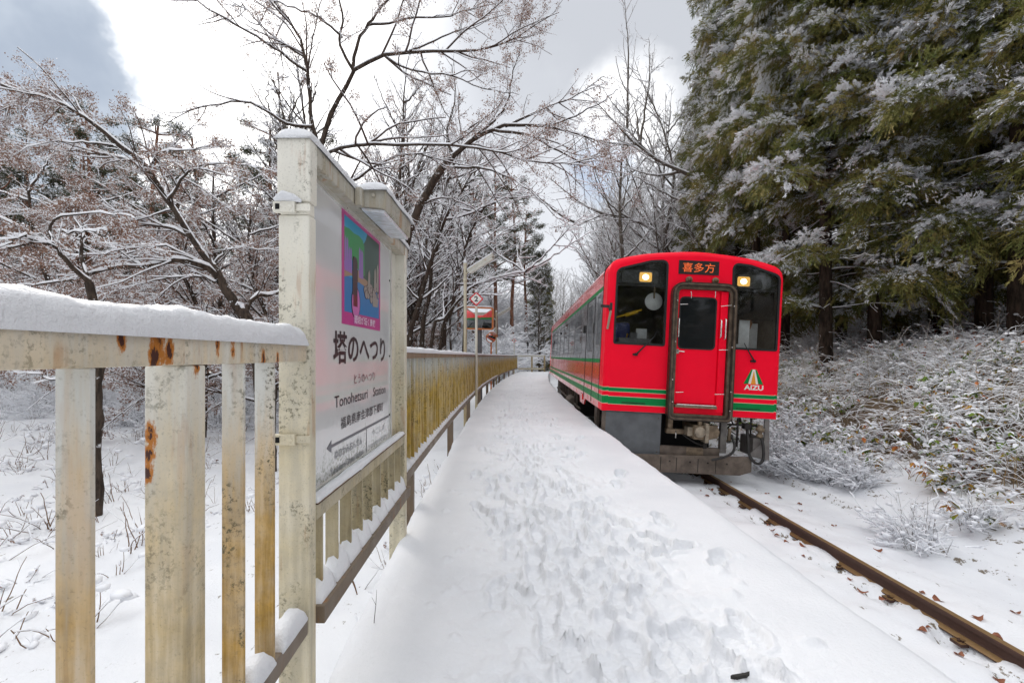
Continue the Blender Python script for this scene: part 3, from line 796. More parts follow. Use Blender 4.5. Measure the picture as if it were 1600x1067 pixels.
art([(0.05, 0.55), (0.05, 0.845), (0.15, 0.86), (0.26, 0.85), (0.38, 0.865), (0.48, 0.85), (0.52, 0.80), (0.53, 0.52), (0.46, 0.48), (0.34, 0.55), (0.20, 0.60)], 4)
for x in (0.075, 0.115, 0.155, 0.195, 0.40, 0.435, 0.47):
    h = prg.uniform(0.70, 0.78); art([(x - 0.022, 0.47), (x + 0.022, 0.47), (x + 0.016, h - 0.03), (x, h), (x - 0.016, h - 0.04)], 5)
for k in range(28):
    x = prg.uniform(0.54, 0.93); z = prg.uniform(0.30, 0.42 + 0.22 * max(0, (x - 0.6) / 0.35))
    r = prg.uniform(0.022, 0.046)
    pts = [(x + r * math.cos(q) * prg.uniform(0.8, 1.1), z + r * 0.95 * math.sin(q) * prg.uniform(0.8, 1.2)) for q in np.linspace(0, 6.28, 9)[:-1]]
    art([(x + (u - x) * 1.18, z + (v - z) * 1.18) for u, v in pts], 6); art(pts, 7)
for x, h in ((0.82, 0.66), (0.90, 0.72), (0.64, 0.60)):
    art([(x - 0.03, 0.42), (x + 0.03, 0.42), (x + 0.035, h - 0.05), (x + 0.01, h), (x - 0.02, h - 0.04)], 7)
art([(0.76, 0.24), (0.90, 0.25), (0.93, 0.34), (0.74, 0.34)], 7)
for k_, mi_ in ((1.10, 6), (1.0, 10)):
    art([(0.30 + 0.092 * k_ * math.cos(q), 0.215 + 0.145 * k_ * math.sin(q)) for q in np.linspace(0, 6.28, 17)[:-1]], mi_)
art([(0.25, 0.02), (0.35, 0.02), (0.35, 0.12), (0.25, 0.12)], 10)
art([(0.225, 0.28), (0.335, 0.28), (0.335, 0.59), (0.315, 0.635), (0.245, 0.635), (0.225, 0.59)], 6)
art([(0.235, 0.18), (0.335, 0.18), (0.335, 0.285), (0.235, 0.285)], 11)
art([(0.345, 0.42), (0.37, 0.42), (0.37, 0.53), (0.345, 0.53)], 8)
letters(mb, '奇岩が続く景観', PY0 + 0.26 * 0.59, PY0 + 0.82 * 0.59, PZ0 + 0.012, PZ0 + 0.052, lambda u, v: bface(u, v, 0.0040), 9, 0.02)
mb.build('picture_panel', pm, sg)

# strip lamp hung on the top beam
def lampf(u, v, a): return (-0.664 + u, a, v)
lb = MB(org)
lb.prism([(0.0, 1.800), (0.112, 1.786), (0.118, 1.868), (0.0, 1.872)], 1.972, 2.46, lampf)
lb.box(-0.668, -0.640, 1.93, 1.971, 1.79, 1.868)
lb.lathe((-0.60, 1.972, 1.845), (0, -1, 0), [(0.011, 0), (0.009, 0.010)], 8)
lo = lb.build('lamp_housing', M['lamp_box'], sg, bevel=0.004)
m, g, b = material('milky_lamp_cover')
pos = g.n('ShaderNodeNewGeometry').outputs['Position']
c = g.mix(g.ramp(g.noise(g.scale(pos, 1, 8, 1), 14, 5, 0.7), 0.45, 0.65), (0.72, 0.76, 0.82), (0.42, 0.40, 0.36))
g.set(b.inputs['Base Color'], c); b.inputs['Roughness'].default_value = 0.25
mb = MB(org); mb.prism([(0.010, 1.784), (0.104, 1.7725), (0.108, 1.786), (0.004, 1.7985)], 1.985, 2.447, lampf); mb.build('lamp_cover', m, lo, bevel=0.003)
lump_cap('snow_cap', 1.955, 2.48, lambda y: -0.606, 0.145, 1.868, 0.045, lo, org, 0.015, 31)

# ledge, snow and slats under the board
def sx(y): return XB - 0.003 + (XD - XB) * (y - 1.5) / 1.45
def sstrip(mb, y0, y1, d0, d1, z0, z1):
    return mb.hexa([(sx(y0) + d0, y0, z0), (sx(y0) + d1, y0, z0), (sx(y1) + d1, y1, z0), (sx(y1) + d0, y1, z0)], [(sx(y0) + d0, y0, z1), (sx(y0) + d1, y0, z1), (sx(y1) + d1, y1, z1), (sx(y1) + d0, y1, z1)])
sstrip(MB(org), 1.546, 2.928, -0.055, 0.0, 0.592, 0.645).build('ledge', M['slat_sign'], sg, bevel=0.003)
sstrip(MB(org), 1.546, 2.928, -0.050, 0.006, 0.6455, 0.650).build('ledge_lip', M['rail'], sg)
lump_cap('ledge_snow', 1.548, 2.926, lambda y: sx(y) - 0.018, 0.045, 0.650, 0.020, sg, org, 0.012, 37)
y = 1.61
while y < 2.90:
    mb = MB(org); mb.box(sx(y) - 0.055, sx(y) - 0.006, y, y + 0.010, 0.2355, 0.5915)
    if y > 1.7: mb.box(sx(y) - 0.058, sx(y) - 0.054, y + 0.0105, y + 0.118, 0.2352, 0.5912)
    mb.build('slat', M['slat_sign'], sg, bevel=0.001); y += 0.153
sstrip(MB(org), 1.546, 2.985, -0.004, 0.028, 0.242, 0.302).build('lower_rail', M['dark_wood'], sg, bevel=0.003)
mb = MB(org); y = 1.55
while y < 2.85:
    x = sx(y) - 0.028; h = frng.uniform(0.075, 0.11); n = 6
    vs = []
    for i in range(n):
        t = i / (n - 1); yy = y + 0.008 + t * 0.135; hz = h * (0.25 + 0.75 * math.sin(min(1, t * 1.15) * math.pi / 2)) * (1 - 0.35 * max(0, t - 0.8) / 0.2)
        vs += [(x - 0.024, yy, 0.30), (x - 0.018, yy, 0.30 + hz * 0.9), (x + 0.004, yy, 0.30 + hz), (x + 0.026, yy, 0.30 + hz * 0.75), (x + 0.040, yy, 0.3025)]
    mb.add(vs, [(i * 5 + j, i * 5 + j + 1, i * 5 + j + 6, i * 5 + j + 5) for i in range(n - 1) for j in range(4)] + [(0, 1, 2, 3, 4), tuple(range(n * 5 - 5, n * 5))[::-1]], 0, True)
    y += 0.153
mb.build('snow_drifts', M['snow'], sg)

# ------------------------------------------------------------------ poles, lamps, mirrors and stop signs
def lamp_post(x, y, top, arm, lab, r=0.031):
    zb = ground(x, y)
    org = (x, y, zb)
    e = empty('platform_lamp', org, lab, 'lamp post', 'lamp posts behind the fence')
    mb = MB(org); mb.tube([(x, y, zb - 0.2), (x, y, top)], r, 12); mb.lathe((x, y, top), (0, 0, 1), [(r * 1.25, 0), (r * 1.25, 0.03), (r * 0.6, 0.05)], 12)
    mb.lathe((x, y, top - 0.32), (0, 0, 1), [(r * 1.3, 0), (r * 1.3, 0.06)], 12); mb.build('pole', M['pole'], e)
    mb = MB(org); mb.lathe((x, y, top + 0.045), (0, 0, 1), [(r * 1.1, 0), (r * 1.25, 0.02), (r * 0.8, 0.05), (0.004, 0.062)], 10); mb.build('snow_cap', M['snow'], e)
    a = Vector(arm)
    p0 = Vector((x, y, top - 0.17)); p1 = p0 + a * 0.12; p2 = p0 + a
    mb = MB(org); mb.tube([p0, p1], r * 0.45, 8); mb.build('bracket', M['pole'], e)
    d = (p2 - p1).normalized(); s = d.cross(Vector((0, 0, 1))).normalized(); u = s.cross(d)
    w, h = 0.055, 0.055
    q = [p1 + s * (i * w) + u * (j * h) for i, j in ((-1, -0.3), (1, -0.3), (0.6, 0.9), (-0.6, 0.9))]
    mb = MB(org); mb.hexa(q, [v + (p2 - p1) for v in q]); hd = mb.build('lamp_head', M['lamp_box'], e, bevel=0.005)
    q = [p1 + s * (i * w) + u * (j * h) for i, j in ((-0.6, -1.0), (0.6, -1.0), (0.9, -0.31), (-0.9, -0.31))]
    mb = MB(org); mb.hexa([v + d * 0.03 for v in q], [v + (p2 - p1) - d * 0.03 for v in q]); mb.build('lamp_tube', plain('dull_lamp_tube', (0.55, 0.54, 0.48), 0.3), hd)
    q = [p1 + s * (i * w) + u * (j * h) for i, j in ((-0.65, 0.9), (0.65, 0.9), (0.4, 1.35), (-0.4, 1.35))]
    mb = MB(org); mb.hexa(q, [v + (p2 - p1) for v in q]); mb.build('snow_cap', M['snow'], hd, bevel=0.01)
lamp_post(-0.905, 8.8, 2.90, (0.56, -0.25, 0.30), 'nearest cream lamp post with a slanting strip lamp behind the ochre fence')
lamp_post(-0.69, 20.0, 3.05, (0.62, -0.3, 0.34), 'thinner lamp post farther along the fence behind the orange mirror')

WHITE = plain('sign_white', (0.78, 0.77, 0.72), 0.45, var=0.05)
REDP = plain('sign_red', (0.62, 0.035, 0.05), 0.45, var=0.08)
def stop_sign(x, y, zc, hd, lab, zb=-0.06):
    org = (x, y, zb)
    e = empty('stop_marker', org, lab, 'stop sign')
    mb = MB(org); mb.tube([(x, y + 0.03, zb - 0.1), (x, y + 0.03, zc + hd * 0.9)], 0.030, 12); mb.build('pole', M['pole_white'], e)
    f = lambda u, v, a: (x + u, y + a, zc + v)
    dia = lambda k: fillet([(0, -k), (k, 0), (0, k), (-k, 0)], 0.02, 3)
    mb = MB(org); mb.prism(dia(hd), -0.008, -0.002, f, 0); mb.prism(dia(hd * 0.76), -0.0081, -0.010, f, 1)
    p = mb.build('sign_plate', [REDP, WHITE], e)
    mb = MB(org); letters(mb, '2', -hd * 0.27, hd * 0.27, -hd * 0.36, hd * 0.36, lambda u, v: f(u, v, -0.0125), 0, 0.025); mb.build('numeral', INK, p)
    mb = MB(org); mb.lathe((x, y - 0.003, zc + hd * 0.86), (0, 0, 1), [(0.022, 0), (0.036, 0.02), (0.030, 0.045), (0.006, 0.062)], 10); mb.build('snow_cap', M['snow'], p)
    for s in (-0.55, 0.55):
        mb = MB(org); mb.lathe((x, y - 0.0105, zc + s * hd), (0, -1, 0), [(0.008, 0), (0.006, 0.004)], 8); mb.build('bolt', M['steel_dark'], p)
stop_sign(-0.825, 10.5, 2.465, 0.170, 'red edged white diamond sign with black 2 on a cream pole')
stop_sign(0.16, 33.1, 2.28, 0.17, 'small far off red edged diamond sign on thin pole at the platform end')

mir, g, b = material('mirror_glass')
b.inputs['Base Color'].default_value = (0.80, 0.82, 0.83, 1); b.inputs['Metallic'].default_value = 1.0; b.inputs['Roughness'].default_value = 0.03
ORANGE = plain('orange_paint', (0.62, 0.20, 0.06), 0.5, var=0.15)
def dome(mb, outline, depth, f, rings=6, mi=0):
    n = len(outline); vs = []
    for r in range(rings):
        t = 1 - r / rings
        vs += [f(u * t, v * t, depth * (1 - t * t)) for u, v in outline]
    vs.append(f(0, 0, depth))
    fs = [(r * n + k, r * n + (k + 1) % n, (r + 1) * n + (k + 1) % n, (r + 1) * n + k) for r in range(rings - 1) for k in range(n)]
    fs += [((rings - 1) * n + k, (rings - 1) * n + (k + 1) % n, rings * n) for k in range(n)]
    return mb.add(vs, fs, mi, True)
def mirror_frame(org, nrm):
    n = Vector(nrm).normalized(); r = Vector((0, 0, 1)).cross(n).normalized(); up = n.cross(r)
    return lambda u, v, a: tuple(Vector(org) + r * u + up * v + n * a)
# big rectangular driver's mirror
x, y = -0.93, 13.0
org = (x, y, ground(x, y))
e = empty('platform_mirror', org, 'rectangular orange framed mirror reflecting the red train, on a grey post', 'mirror')
mb = MB(org); mb.tube([(x, y + 0.12, org[2] - 0.2), (x, y + 0.12, 1.95)], [0.085, 0.06], 12); mb.build('post', plain('grey_post', (0.10, 0.10, 0.105), 0.6), e)
f = mirror_frame((x, y, 2.225), (0.40, -0.916, -0.03))
o1 = fillet([(-0.42, -0.315), (0.42, -0.315), (0.42, 0.315), (-0.42, 0.315)], 0.07, 5)
mb = MB(org); mb.ring(inset(o1, -0.006), inset(o1, 0.030), -0.03, 0.022, f); mb.build('mirror_rim', ORANGE, e)
mb = MB(org); mb.prism(o1, -0.035, -0.031, f); mb.build('back_plate', M['steel_dark'], e)
mb = MB(org); dome(mb, inset(o1, 0.024), 0.020, f); mb.build('mirror_face', mir, e)
mb = MB(org); mb.hexa([f(-0.40, 0.32, -0.035), f(0.40, 0.32, -0.035), f(0.40, 0.32, 0.03), f(-0.40, 0.32, 0.03)], [f(-0.36, 0.365, -0.02), f(0.36, 0.37, -0.02), f(0.36, 0.365, 0.01), f(-0.36, 0.365, 0.01)]); mb.build('snow_cap', M['snow'], e, bevel=0.015)
# round hooded mirror on an orange pole
x, y = -0.83, 18.0
org = (x, y, ground(x, y))
e = empty('round_mirror', org, 'small round hooded mirror on an orange pole behind the fence', 'mirror')
mb = MB(org); mb.tube([(x, y + 0.08, org[2] - 0.2), (x, y + 0.08, 1.85)], 0.032, 10); mb.build('pole', ORANGE, e)
f = mirror_frame((x, y, 1.88), (0.45, -0.88, -0.12))
circ = [(0.20 * math.cos(q), 0.20 * math.sin(q)) for q in np.linspace(0, 2 * math.pi, 29)[:-1]]
mb = MB(org); dome(mb, circ, 0.035, f); mb.build('mirror_face', mir, e)
mb = MB(org); mb.ring([(u * 1.08, v * 1.08) for u, v in circ], [(u * 0.97, v * 0.97) for u, v in circ], -0.03, 0.012, f); mb.prism(circ, -0.034, -0.0305, f); mb.build('mirror_rim', ORANGE, e)
arc = [(0.215 * math.cos(q), 0.215 * math.sin(q)) for q in np.linspace(0.15, math.pi - 0.15, 14)]
mb = MB(org); mb.ring([(u * 1.03, v * 1.03) for u, v in arc] + [(u * 0.999, v * 0.999) for u, v in arc[::-1]], [(u * 1.02, v * 1.02) for u, v in arc] + [(u, v) for u, v in arc[::-1]], -0.02, 0.15, f); mb.build('hood', ORANGE, e)
mb = MB(org); mb.tube([f(0.215 * math.cos(q), 0.245 * math.sin(q), 0.05) for q in np.linspace(0.5, math.pi - 0.5, 8)], [0.012, 0.03, 0.035, 0.04, 0.04, 0.035, 0.03, 0.012], 8); mb.build('snow_cap', M['snow'], e)
# thin dark marker beyond
x, y = 1.35, 39.0
org = (x, y, ground(x, y))
e = empty('marker_post', org, 'thin dark marker post standing beyond the end barrier', 'post')
mb = MB(org); mb.tube([(x, y, org[2] - 0.2), (x, y, 2.35)], 0.035, 8); mb.build('pole', M['steel_dark'], e)
mb = MB(org); mb.box(x - 0.09, x + 0.09, y - 0.05, y - 0.036, 2.0, 2.34); mb.build('plate', M['steel_dark'], e)
# ------------------------------------------------------------------ the railcar, built in its own frame: x across, y back from the front, z up from the rail
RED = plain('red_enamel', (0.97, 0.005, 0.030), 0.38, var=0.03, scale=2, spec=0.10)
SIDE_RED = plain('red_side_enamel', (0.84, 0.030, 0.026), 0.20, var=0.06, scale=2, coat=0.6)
GREEN = plain('green_stripe', (0.004, 0.22, 0.055), 0.38, var=0.05, spec=0.12)
SIDE_GREY = plain('window_band_grey', (0.10, 0.105, 0.11), 0.22, var=0.08, scale=2, coat=0.6)
CREAM = plain('cream_pinstripe', (0.62, 0.52, 0.36), 0.4, var=0.05)
ROOF = plain('grey_roof', (0.22, 0.21, 0.21), 0.7)
SKIRT = plain('grey_skirt', (0.115, 0.122, 0.130), 0.55, var=0.18, scale=4, bump=0.15)
DIRT = plain('brown_dirty_steel', (0.125, 0.098, 0.078), 0.75, var=0.35, scale=5, bump=0.3)
UNDER = plain('underframe_black', (0.022, 0.019, 0.017), 0.8, var=0.4, scale=5)
BRASS = plain('brown_grimy_metal', (0.20, 0.15, 0.10), 0.6, 0.3, 0.35, 12)
LINING = plain('cab_lining', (0.16, 0.14, 0.115), 0.8, var=0.2)
CHROME = plain('bright_steel', (0.68, 0.67, 0.65), 0.25, 0.9, 0.1)
YELLOW = plain('yellow_rail', (0.85, 0.50, 0.02), 0.4)
def glass(name, tint, refl=1.0):
    m = bpy.data.materials.new(name); m.use_nodes = True
    nt = m.node_tree; nt.nodes.clear(); g = G(nt)
    fr = g.n('ShaderNodeFresnel', {'IOR': 1.5})
    t = g.n('ShaderNodeBsdfTransparent', {'Color': tint}); gl = g.n('ShaderNodeBsdfGlossy', {'Color': (0.95, 0.97, 1.0), 'Roughness': 0.02})
    f = g.math('ADD', g.math('MULTIPLY', fr.outputs[0], refl), 0.0, clamp=True)
    mx = g.n('ShaderNodeMixShader', {0: f, 1: t.outputs[0], 2: gl.outputs[0]})
    g.n('ShaderNodeOutputMaterial', {0: mx.outputs[0]})
    return m
GLASS = glass('cab_glass', (0.88, 0.89, 0.88), 0.8)
PANE = plain('tinted_pane', (0.010, 0.012, 0.013), 0.03, var=0, spec=0.32)

tr = empty('railcar', (2.80, 7.3, RT), 'red diesel railcar with green stripes standing at the snowy platform', 'train')
tr.rotation_euler = (0, R_(2.9), R_(-1.6))
L = 15.6
fF = lambda u, v, a: (u, a, v)                          # on the front
fS = lambda u, v, a: (-1.4 - a, u, v)                   # on the platform side (a proud of it)
ZB = [1.034, 1.150, 1.160, 1.275, 1.285, 1.352, 1.360, 1.415, 1.423, 1.80, 1.87, 2.45, 3.05, 3.12, 3.28]
half = [(1.4, z) for z in ZB] + [(1.392, 3.345), (1.372, 3.405), (1.335, 3.455), (1.27, 3.497), (1.10, 3.548), (0.86, 3.600), (0.62, 3.632), (0.40, 3.652), (0.2, 3.668)]
sec = half + [(0, 3.675)] + [(-x, z) for x, z in half[::-1]]
ns = len(sec)
RINGS = [(0.0, 0.085), (0.010, 0.050), (0.035, 0.020), (0.085, 0.0), (0.45, 0.0), (4.0, 0), (8.0, 0), (12.0, 0), (L - 0.42, 0), (L - 0.08, 0), (L - 0.02, 0.03), (L, 0.08)]
mb = MB(); vs = []
for y, d in RINGS:
    for x, z in sec:
        vs.append((x * (1 - d / 1.4), y, 2.35 + (z - 2.35) * (1 - (d / 1.33 if z > 2.35 else d * 0.12))))
mb.v = [tuple(v) for v in vs]
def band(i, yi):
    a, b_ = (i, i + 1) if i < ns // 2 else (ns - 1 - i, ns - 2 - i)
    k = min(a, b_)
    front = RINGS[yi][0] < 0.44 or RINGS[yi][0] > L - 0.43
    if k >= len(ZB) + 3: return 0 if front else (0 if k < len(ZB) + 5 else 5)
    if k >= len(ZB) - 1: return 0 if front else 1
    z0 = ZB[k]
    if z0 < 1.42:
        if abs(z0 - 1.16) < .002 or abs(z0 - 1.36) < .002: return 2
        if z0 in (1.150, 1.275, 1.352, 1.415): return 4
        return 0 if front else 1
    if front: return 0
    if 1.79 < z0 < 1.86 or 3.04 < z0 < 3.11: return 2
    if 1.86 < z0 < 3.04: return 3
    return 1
for r in range(len(RINGS) - 1):
    for i in range(ns - 1):
        mb.f.append((r * ns + i, r * ns + i + 1, (r + 1) * ns + i + 1, (r + 1) * ns + i)); mb.m.append(band(i, r)); mb.sm.append(len(ZB) - 2 < i < ns - len(ZB))
    mb.f.append((r * ns, (r + 1) * ns, (r + 2) * ns - 1, (r + 1) * ns - 1)); mb.m.append(5); mb.sm.append(False)
last = (len(RINGS) - 1) * ns
mb.f.append(tuple(range(last, last + ns))); mb.m.append(0); mb.sm.append(False)
# front sheet with its window openings
LWIN = fillet([(-1.268, 2.133), (-0.467, 2.133), (-0.470, 3.50), (-0.74, 3.475), (-1.270, 3.325)], [0.03, 0.03, 0.10, 0.3, 0.12], 6)
RWIN = fillet([(-x, z) for x, z in [(-1.310, 2.140), (-0.590, 2.140), (-0.570, 3.50), (-0.84, 3.475), (-1.312, 3.33)]], [0.03, 0.03, 0.10, 0.3, 0.12], 6)
outer = [(x, z) for x, y, z in vs[:ns]]
fv, ff_ = filled([outer, LWIN, RWIN])
b0 = len(mb.v)
mb.v += [(x, 0.0, z) for x, z, _ in fv]; mb.f += [tuple(b0 + i for i in f) for f in ff_]; mb.m += [0] * len(ff_); mb.sm += [False] * len(ff_)
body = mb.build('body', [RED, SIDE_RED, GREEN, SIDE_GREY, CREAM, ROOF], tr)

# front stripes, either side of the gangway
for x0, x1 in ((-1.318, -0.385), (0.615, 1.318)):
    mb = MB()
    for z0, z1, mi in ((1.1585, 1.274, 0), (1.360, 1.416, 0), (1.150, 1.158, 1), (1.2745, 1.282, 1), (1.352, 1.3595, 1), (1.4165, 1.424, 1)):
        mb.box(x0, x1, -0.003, 0.0005, z0, z1, mi)
    mb.build('front_stripe', [GREEN, CREAM], body)
for x0, x1 in ((-1.10, -0.72), (0.72, 1.10)):
    mb = MB(); mb.box(x0, x1, -0.007, -0.0031, 1.178, 1.196)
    for k in range(9): mb.box(x0 + 0.02 + k * 0.04, x0 + 0.045 + k * 0.04, -0.010, -0.0071, 1.182, 1.192)
    mb.build('vent_slot', plain('dark_vent', (0.010, 0.05, 0.02), 0.7), body)

# cab interior seen through the glass
mb = MB()
mb.box(-1.33, 1.33, 2.2, 2.24, 1.2, 3.4); mb.box(-1.33, 1.33, 0.10, 2.2, 1.15, 1.2); mb.box(-1.36, -1.33, 0.10, 2.2, 1.2, 3.3); mb.box(1.33, 1.36, 0.10, 2.2, 1.2, 3.3)
mb.box(-1.20, 1.20, 0.10, 2.2, 3.36, 3.40); mb.box(-0.47, 0.57, 0.06, 0.10, 1.2, 3.36)
mb.build('cab_lining', LINING, tr)
mb = MB()
mb.box(-1.25, 0.60, 0.45, 0.50, 1.75, 2.10); mb.box(-1.25, -0.50, 0.10, 0.451, 1.75, 2.16); mb.box(0.60, 1.28, 0.10, 0.50, 1.70, 2.12); mb.box(-1.15, -0.62, 0.2, 0.38, 2.16, 2.24)
mb.box(-0.90, -0.78, 0.5, 0.6, 2.1, 2.35)
mb.build('desk', plain('grey_desk', (0.20, 0.20, 0.21), 0.6), tr)
mb = MB(); mb.box(-1.22, -0.80, 0.95, 1.10, 1.9, 2.55); mb.box(-1.22, -0.80, 0.6, 1.10, 1.78, 1.90); mb.build('driver_seat', plain('blue_seat', (0.08, 0.11, 0.42), 0.8), tr, bevel=0.05)
mb = MB(); mb.tube([(-1.30, 0.55, 2.545), (-0.74, 0.45, 2.74)], 0.016, 8); mb.tube([(-1.0, 0.50, 2.64), (-0.80, 0.47, 2.71)], 0.032, 8); mb.tube([(-0.93, 0.75, 2.1), (-0.90, 0.72, 2.34)], 0.014, 6); mb.build('grab_rail', YELLOW, tr)
mb = MB(); mb.lathe((-0.622, 0.16, 2.852), (0, 1, 0), [(0.143, 0), (0.143, 0.008), (0.11, 0.03)], 28); mb.build('round_mirror', plain('pale_disc', (0.75, 0.76, 0.76), 0.45, var=0.05), tr)
mb = MB(); mb.box(-0.635, -0.610, 0.14, 0.158, 2.90, 3.10); mb.build('mirror_stem', BRASS, tr)
NW = plain('notice_white', (0.80, 0.82, 0.84), 0.6)
for q in ((0.80, 0.97, 0.20, 0.22, 2.14, 2.62), (1.12, 1.25, 0.5, 0.52, 2.13, 2.60), (0.70, 0.80, 0.12, 0.14, 2.15, 2.22), (-0.80, -0.62, 0.50, 0.52, 2.14, 2.42)):
    mb = MB(); mb.box(*q); mb.build('notice_sheet', NW, tr)
mb = MB(); mb.box(0.98, 1.10, 0.5, 0.54, 2.14, 2.66); mb.lathe((1.05, 0.5, 2.60), (0, 0, 1), [(0.07, -0.1), (0.10, 0), (0.07, 0.1)], 12); mb.build('cab_equipment', plain('brown_cover', (0.40, 0.17, 0.06), 0.7), tr)
# black masks, head lamps and glass
for win, x0, x1, lx in ((LWIN, -1.18, -0.60, -0.802), (RWIN, 0.66, 1.20, 0.765)):
    zc = 3.075
    top = [(x, z) for x, z in win if z > zc]
    top = [(min(x for x, z in win), zc)] + [(max(x for x, z in win), zc)] + top if win is LWIN else [(min(x for x, z in win), zc), (max(x for x, z in win), zc)] + top[::-1]
    cxm = sum(p[0] for p in top) / len(top); czm = sum(p[1] for p in top) / len(top)
    top = sorted(top, key=lambda p: math.atan2(p[1] - czm, p[0] - cxm))
    mb = MB(); mb.prism(top, 0.060, 0.075, fF); mask_o = mb.build('window_mask', plain('window_mask_black', (0.018, 0.019, 0.021), 0.5), tr)
    mb = MB(); mb.prism(fillet([(x0, 3.125), (x1, 3.125), (x1, 3.335), (x0, 3.335)], 0.05, 4), 0.048, 0.0595, fF); lp = mb.build('lamp_panel', plain('lamp_panel_grey', (0.075, 0.078, 0.082), 0.35), tr)
    mb = MB(); mb.prism(fillet([(lx - 0.10, 3.148), (lx + 0.10, 3.148), (lx + 0.10, 3.302), (lx - 0.10, 3.302)], 0.03, 4), 0.0470, 0.0478, fF)
    mb.build('lamp_reflector', glow_mat('lit_reflector', (1.0, 0.55, 0.12), 0.75), lp)
    mb = MB(); mb.prism([(lx + 0.052 * math.cos(q), 3.225 + 0.046 * math.sin(q)) for q in np.linspace(0, 6.28, 17)[:-1]], 0.0455, 0.0469, fF)
    mb.build('headlight', glow_mat('lit_headlamp', (1.0, 0.80, 0.42), 6.0), lp)
    mb = MB(); mb.ring(inset(win, -0.014), inset(win, 0.018), -0.008, 0.03, fF); mb.build('window_seal', M['black'], tr)
    mb = MB(); mb.prism(inset(win, 0.012), 0.010, 0.016, fF); mb.build('windscreen', GLASS, tr)
if True:
    mb = MB(); mb.prism([(0.60, 2.62), (1.29, 2.62), (1.29, 3.08), (0.60, 3.08)], 0.10, 0.11, fF); mb.build('sun_blind', M['gap'], tr)

# destination display
mb = MB(); mb.prism([(-0.287, 3.302), (0.331, 3.302), (0.331, 3.502), (-0.287, 3.502)], -0.006, 0.0005, fF, 0); mb.ring([(-0.297, 3.292), (0.341, 3.292), (0.341, 3.512), (-0.297, 3.512)], [(-0.28, 3.309), (0.324, 3.309), (0.324, 3.495), (-0.28, 3.495)], -0.010, 0.0004, fF, 1)
dd = mb.build('destination_display', [plain('display_black', (0.03, 0.024, 0.022), 0.15, var=0), M['black']], tr)
mb = MB(); letters(mb, '喜多方', -0.235, 0.275, 3.328, 3.478, lambda u, v: (u, -0.0075, v), 0, 0.004); mb.build('display_letters', glow_mat('orange_dots', (1.0, 0.14, 0.01), 0.62), dd)
for x in (-0.13, 0.289):
    mb = MB(); mb.lathe((x, 0.0, 3.202), (0, -1, 0), [(0.052, 0), (0.052, 0.035), (0.040, 0.045), (0.038, 0.046)], 18, 0); mb.lathe((x, -0.0462, 3.202), (0, -1, 0), [(0.034, 0), (0.030, 0.010), (0.014, 0.018)], 14, 1); mb.build('marker_lamp', [BRASS, plain('amber_lens', (0.12, 0.07, 0.03), 0.15, var=0)], tr)

# gangway frame, door
go = fillet([(-0.395, 0.960), (0.622, 0.960), (0.612, 3.150), (-0.405, 3.150)], [0.11, 0.11, 0.20, 0.20], 6)
gm = inset(go, 0.060); gi = inset(go, 0.105)
mb = MB(); mb.ring(go, gm, -0.125, 0.0005, fF, 0); mb.ring(inset(go, 0.058), gi, -0.090, -0.001, fF, 1); mb.ring(inset(go, 0.018), inset(go, 0.045), -0.133, -0.1245, fF, 1)
gw = mb.build('gangway_frame', [plain('grimy_rubber_frame', (0.040, 0.030, 0.024), 0.38, 0.25, 0.4, 9), plain('brown_frame_edge', (0.11, 0.080, 0.055), 0.5, 0.3, 0.4, 9)], tr, bevel=0.006)
for (x, z) in [(-0.33, 2.85), (-0.33, 2.2), (-0.345, 1.6), (0.555, 2.8), (0.555, 2.15), (0.57, 1.45), (-0.33, 1.25), (0.57, 1.15)]:
    mb = MB(); mb.lathe((x, -0.125, z), (0, -1, 0), [(0.010, 0), (0.008, 0.014), (0.0, 0.016)], 8); mb.build('stud', CHROME, gw)
for (a, b_) in [((-0.28, 2.79), (-0.16, 2.80)), ((0.36, 2.79), (0.52, 2.81)), ((0.36, 2.10), (0.50, 2.11)), ((-0.28, 1.40), (-0.16, 1.41)), ((0.33, 1.40), (0.48, 1.41)), ((-0.12, 3.00), (-0.11, 2.90)), ((0.26, 3.02), (0.26, 2.92))]:
    mb = MB(); mb.tube([(a[0], -0.11, a[1]), ((a[0] + b_[0]) / 2, -0.125, (a[1] + b_[1]) / 2), (b_[0], -0.11, b_[1])], 0.006, 6); mb.build('clip', CHROME, gw)
dl = fillet([(-0.288, 1.225), (0.372, 1.225), (0.372, 3.045), (-0.288, 3.045)], [0.01, 0.01, 0.08, 0.08], 5)
mb = MB(); mb.prism(dl, -0.022, 0.0003, fF); dr = mb.build('front_door', RED, tr, bevel=0.008)
mb = MB(); mb.box(0.385, 0.500, -0.050, -0.0004, 1.10, 3.03); mb.build('door_jamb', RED, tr, bevel=0.01)
dw = fillet([(-0.247, 2.107), (0.317, 2.107), (0.317, 2.917), (-0.247, 2.917)], 0.07, 5)
mb = MB(); mb.ring(inset(dw, -0.014), inset(dw, 0.008), -0.030, -0.0215, fF); mb.build('window_seal', M['black'], dr)
mb = MB(); mb.prism(dw, -0.025, -0.0222, fF); mb.build('door_pane', PANE, dr)
mb = MB(); mb.box(-0.275, -0.235, -0.034, -0.0225, 2.015, 2.085); mb.tube([(-0.255, -0.034, 2.055), (-0.25, -0.055, 2.055), (-0.16, -0.058, 2.048)], 0.010, 8); mb.lathe((-0.255, -0.034, 2.03), (0, -1, 0), [(0.011, 0), (0.011, 0.006)], 10); mb.build('handle', CHROME, dr)
